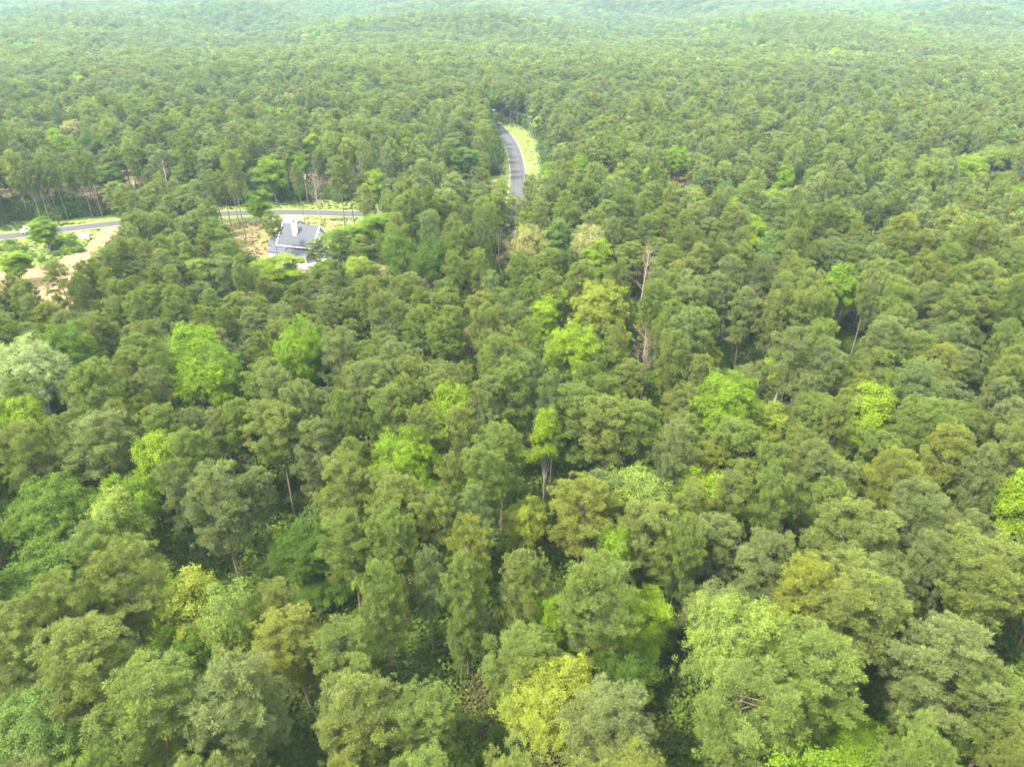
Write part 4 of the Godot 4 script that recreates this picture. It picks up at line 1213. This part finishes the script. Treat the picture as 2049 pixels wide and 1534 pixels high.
func plant_all() -> void:
	# models: unit trees that are scaled to each tree's height and width
	var pine_set := {"full": [], "lone": []}
	for k in 12:
		var clen: float = [11.0, 12.5, 10.0, 13.0, 9.5, 11.5, 14.0, 10.5, 12.0, 8.5, 11.0, 13.5][k]
		pine_set.full.append(pine(24.0, clen, 3.5, 0, [1.0, 1.1, 0.9, 1.0, 1.0, 0.8, 1.0, 1.15, 0.95, 1.0, 0.72, 1.1][k], [0.0, 0.5, 1.0, 0.0, 0.8, 0.3, 0.0, 0.6, 1.0, 1.0, 0.5, 0.2][k]))
	for k in 3:
		pine_set.lone.append(pine(24.0, 11.5, 3.0, 0, 0.72, 0.5))
	var leaf_set := {"dome": [], "wide": [], "tall": [], "open": [], "big": []}
	for k in 3:
		leaf_set.dome.append(broadleaf(18.0, 4.0, 0.34, 0, 15 + 2 * k))
		leaf_set.wide.append(broadleaf(18.0, 4.0, 0.38, 0, 14 + 2 * k, 0.4))
		leaf_set.open.append(broadleaf(18.0, 4.0, 0.08, 0, 22 + 2 * k, 0.2))
		if k < 2:
			leaf_set.big.append(broadleaf(18.0, 6.2, 0.34, 0, 27 + 4 * k, 0.0, 0.68))
		leaf_set.tall.append(broadleaf(18.0, 3.2, 0.22, 0, 16 + 2 * k, 0.3))
	var near_pines := []
	var near_leaves := []
	trees.sort_custom(func(a, b): return a.d < b.d)
	var named := []
	var rest := []
	for t in trees:
		var list: Array = near_pines if t.kind == "pine_tree" else near_leaves
		if t.get("label", "") != "" :
			named.append(t)
		elif list.size() < (258 if t.kind == "pine_tree" else 150) and in_frame(t):
			list.append(t)
		else:
			rest.append(t)
	write_labels(near_pines, near_leaves, named)
	var cache := {}
	for t in named + near_pines + near_leaves:
		var pineish: bool = t.kind == "pine_tree"
		var models: Array = (pine_set if pineish else leaf_set)[t.form]
		var m := rng.randi() % models.size()
		var leaf_m: Material = M[("needles_" if pineish else "leaves_") + t.tint]
		var key := "%s %s %d crown" % [t.kind, t.form, m]
		if not cache.has(key):
			cache[key] = models[m][1].mesh(leaf_m)
		var wkey := "%s %s %d" % [t.kind, t.form, m]
		if not cache.has(wkey):
			cache[wkey] = models[m][0].mesh(M.pine_bark if pineish else M.grey_bark)
		var o := thing(t.kind, t.label, "pine tree" if pineish else "broadleaf tree", t.p, t.yaw, "pine trees of the forest" if pineish else "broad-leaved trees among the pines")
		var unit: Vector2 = Vector2(24.0, 3.5 if t.form == "full" else 3.0) if pineish else Vector2(18.0, 3.2 if t.form == "tall" else 6.2 if t.form == "big" else 4.0)
		var lean := Basis(Vector3(rng.randfn(), 0, rng.randfn() + 0.001).normalized(), absf(rng.randfn()) * 0.035)
		o.basis = lean * Basis(Vector3.UP, t.yaw) * Basis.from_scale(Vector3(t.r / unit.y, t.h / unit.x, t.r / unit.y))
		part("trunk", cache[wkey], o)
		part("crown", cache[key], o).material_override = leaf_m
	# the rest: one wood of pines and one of broad-leaved trees
	var sets := {"pine_tree": [[], [], []], "broadleaf_tree": [[], [], []]}
	for k in 5:
		sets.pine_tree[0].append(fresh_mesh(pine_set.full[k], M.foliage_many, M.pine_bark))
		sets.pine_tree[1].append(fresh_mesh(pine(24.0, 9.5 + 0.8 * k, 3.5, 1, 1.0, 0.3 + 0.2 * k), M.foliage_many, M.pine_bark))
		sets.pine_tree[2].append(fresh_mesh(pine(24.0, 9.5 + 0.5 * k, 3.5, 2, 1.0, 0.6 + 0.1 * k), M.foliage_many, M.pine_bark))
	for k in 4:
		sets.broadleaf_tree[0].append(fresh_mesh((leaf_set.dome[k % 3] if k < 3 else leaf_set.wide[0]), M.foliage_many, M.grey_bark))
		sets.broadleaf_tree[1].append(fresh_mesh(broadleaf(18.0, 4.0, 0.3 + 0.05 * k, 1, 14 + k), M.foliage_many, M.grey_bark))
		sets.broadleaf_tree[2].append(fresh_mesh(broadleaf(18.0, 4.0, 0.3 + 0.05 * k, 2, 12 + k), M.foliage_many, M.grey_bark))
	for kind in sets:
		var wood := thing("pine_wood" if kind == "pine_tree" else "broadleaf_wood", "dense pine wood stretching to the hazy horizon" if kind == "pine_tree" else "far bright-green broad-leaved trees scattered through the pine wood", "forest")
		wood.set_meta("kind", "stuff")
		for lod in 3:
			var models: Array = sets[kind][lod]
			for m in models.size():
				var list := []
				for i in rest.size():
					var t: Dictionary = rest[i]
					if t.kind != kind or (0 if t.d < 230.0 else 1 if t.d < 620.0 else 2) != lod:
						continue
					if int(absf(t.p.x * 13.7 + t.p.z * 7.3)) % models.size() == m:
						list.append(t)
				if list.is_empty():
					continue
				var mm := MultiMesh.new()
				mm.transform_format = MultiMesh.TRANSFORM_3D
				mm.use_colors = true
				mm.mesh = models[m]
				mm.instance_count = list.size()
				for i in list.size():
					var t: Dictionary = list[i]
					var unit := Vector2(24.0, 3.5) if kind == "pine_tree" else Vector2(18.0, 4.0)
					var grow := 1.0 if t.d < 900.0 else lerpf(1.0, 2.3, clampf((t.d - 900.0) / 2100.0, 0.0, 1.0))
					var sx: float = t.r / unit.y * grow
					mm.set_instance_transform(i, Transform3D(Basis(Vector3.UP, t.yaw).scaled(Vector3(sx * rng.randf_range(0.85, 1.15), t.h / unit.x * lerpf(1.0, grow, 0.3), sx * rng.randf_range(0.85, 1.15))), t.p))
					var c: Vector3 = PINE_TINTS[t.tint] if kind == "pine_tree" else LEAF_TINTS[t.tint]
					var j := rng.randf_range(0.74, 1.22)
					mm.set_instance_color(i, Color(c.x * j, c.y * j, c.z * j))
				var o := MultiMeshInstance3D.new()
				o.name = "tree_crowns"
				o.multimesh = mm
				o.set_meta("kind", "stuff")
				wood.add_child(o, true)

func write_labels(pines: Array, leaves: Array, named: Array) -> void:
	var marks := []
	for t in named:
		if t.short != "" and t.d < 420.0:
			marks.append([seen_at(t.p + Vector3(0, t.h * 0.75, 0)), t.short])
	for q in DEAD:
		if q[1] > 400:
			marks.append([Vector2(q[0], q[1] - 40), q[6]])
	for q in [[600, 480, "the white farmhouse"], [90, 570, "the dirt yard"], [1036, 350, "the bending road"], [1062, 965, "the dark gap"], [1705, 1410, "the near clearing"]]:
		marks.append([Vector2(q[0], q[1]), q[2]])
	var used := {}
	var ordinal := ["", "nearest of three ", "second ", "third ", "fourth ", "fifth ", "sixth ", "seventh ", "eighth ", "ninth ", "tenth "]
	for t in pines + leaves:
		var s := seen_at(t.p + Vector3(0, t.h * 0.75, 0))
		var near := []
		for m in marks:
			near.append([s.distance_to(m[0]), m])
		near.sort_custom(func(a, b): return a[0] < b[0])
		var say := func(m) -> String:
			var d: Vector2 = s - m[0]
			var far := d.length() > 150.0
			if absf(d.x) > absf(d.y):
				return ("far " if far else "just ") + ("left of " if d.x < 0 else "right of ") + m[1]
			return ("well behind " if far else "just behind ") if d.y < 0 else ("well in front of " if far else "just in front of ")
		var where := []
		for k in 4:
			var m: Array = near[k][1]
			var w: String = (say as Callable).call(m)
			where.append(w if w.ends_with(m[1]) else w + m[1])
		var tone: String = PINE_WORDS[t.tint] if t.kind == "pine_tree" else LEAF_WORDS[t.tint]
		var form: String = ("broad " if t.r > 3.5 else "slim " if t.r < 2.8 else "") + ("short " if t.h < 17.0 else "tall " if t.h > 22.5 else "")
		var head: String = form + tone + (" pine " if t.kind == "pine_tree" else " leafy tree ")
		var text := ""
		for k in 4:
			text = head + where[k]
			if not used.has(text):
				break
		var n := 2
		var basic := text
		while used.has(text) and n < ordinal.size():
			text = ordinal[n] + basic
			n += 1
		used[text] = true
		t.label = text

func on_road(p: Vector3) -> bool:
	for line in [road_a, road_b]:
		for q in line:
			if Vector2(p.x - q.x, p.z - q.z).length() < 5.4:
				return true
	return false

func make_understory() -> void:
	var dirt := ground_poly(DIRT)
	# saplings and shrubs on the forest floor, seen through the openings
	var shapes := []
	for k in 4:
		shapes.append(bush(0).mesh(M.foliage_many))
	var spots := []
	for i in 16000:
		var u := rng.randf_range(-80, 2130)
		var v := 1900.0 - 1500.0 * pow(rng.randf(), 0.8)
		var p := spot(u, v)
		var inside := false
		for poly in bare:
			if Geometry2D.is_point_in_polygon(Vector2(p.x, p.z), poly):
				inside = true
				break
		if inside:
			continue
		spots.append(p)
	for line in [[[-60, 447], [240, 427], [330, 418], [440, 411], [540, 400], [640, 399], [730, 401], [850, 410]], [[1010, 219], [1046, 243], [1086, 272], [1102, 292], [1110, 330], [1110, 380]], [[984, 350], [976, 300], [975, 262], [958, 232]], [[1000, 219], [970, 212], [930, 206]]]:
		for i in line.size() - 1:
			var a := spot(line[i][0], line[i][1])
			var b := spot(line[i + 1][0], line[i + 1][1])
			for k in int(a.distance_to(b) * 1.3):
				spots.append(a.lerp(b, rng.randf()) + Vector3(rng.randfn() * 1.5, 0.01, rng.randfn() * 1.5 - 3.0))
	for q in [[-40, 446, 240, 462, 900], [-40, 470, 205, 530, 700], [430, 402, 730, 425, 700], [425, 436, 720, 510, 700], [976, 222, 1092, 400, 350]]:
		for k in q[4]:
			spots.append(spot(rng.randf_range(q[0], q[2]), rng.randf_range(q[1], q[3]), -0.02))
	var wood := thing("undergrowth", "shrubs and saplings covering the forest floor between the pine stems", "undergrowth")
	wood.set_meta("kind", "stuff")
	for k in 4:
		var mm := MultiMesh.new()
		mm.transform_format = MultiMesh.TRANSFORM_3D
		mm.use_colors = true
		mm.mesh = shapes[k]
		var mine := []
		for i in range(k, spots.size(), 4):
			mine.append(spots[i])
		mm.instance_count = mine.size()
		for i in mine.size():
			var edge: bool = mine[i].y > 0.005
			var s := rng.randf_range(0.8, 2.4) * (1.0 if rng.randf() < 0.8 else 1.7) * (1.6 if edge else 1.0)
			if mine[i].y < -0.01:
				s = rng.randf_range(0.15, 0.5)
				if on_road(mine[i]) or Geometry2D.is_point_in_polygon(Vector2(mine[i].x, mine[i].z), dirt):
					s = 0.05
			mm.set_instance_transform(i, Transform3D(Basis(Vector3.UP, rng.randf() * TAU).scaled(Vector3(s * 1.1, s * (1.5 if edge else 1.0), s * 1.1)), mine[i]))
			var c := Color(0.065, 0.10, 0.022) if rng.randf() < 0.6 else Color(0.09, 0.14, 0.02) if rng.randf() < 0.6 else Color(0.068, 0.066, 0.028)
			mm.set_instance_color(i, c)
		var o := MultiMeshInstance3D.new()
		o.name = "shrubs"
		o.multimesh = mm
		o.set_meta("kind", "stuff")
		wood.add_child(o, true)
	# bushes of the scrub by the dirt yard, one by one
	var scrub := [[20, 490], [48, 500], [105, 498], [125, 492], [112, 512], [135, 505], [150, 490], [160, 503], [142, 478], [62, 515], [85, 522], [30, 508], [100, 535], [120, 485], [10, 500]]
	var names := ["leftmost", "bushy", "upright", "thin", "low", "dark", "roadside", "drive-side", "small", "grassy", "yard-edge", "leafy", "lone", "twin", "left-rim"]
	var shape := bush(0).mesh(M.leaves_mid)
	var shape2 := bush(0).mesh(M.leaves_light)
	for i in scrub.size():
		var p := spot(scrub[i][0], scrub[i][1])
		var o := thing("bush", "%s green bush in the scrub between the road and the dirt yard" % names[i], "bush", p, rng.randf() * TAU, "bushes in the scrub by the dirt yard")
		o.scale = Vector3.ONE * rng.randf_range(1.6, 3.0)
		part("foliage", shape if rng.randf() < 0.6 else shape2, o)
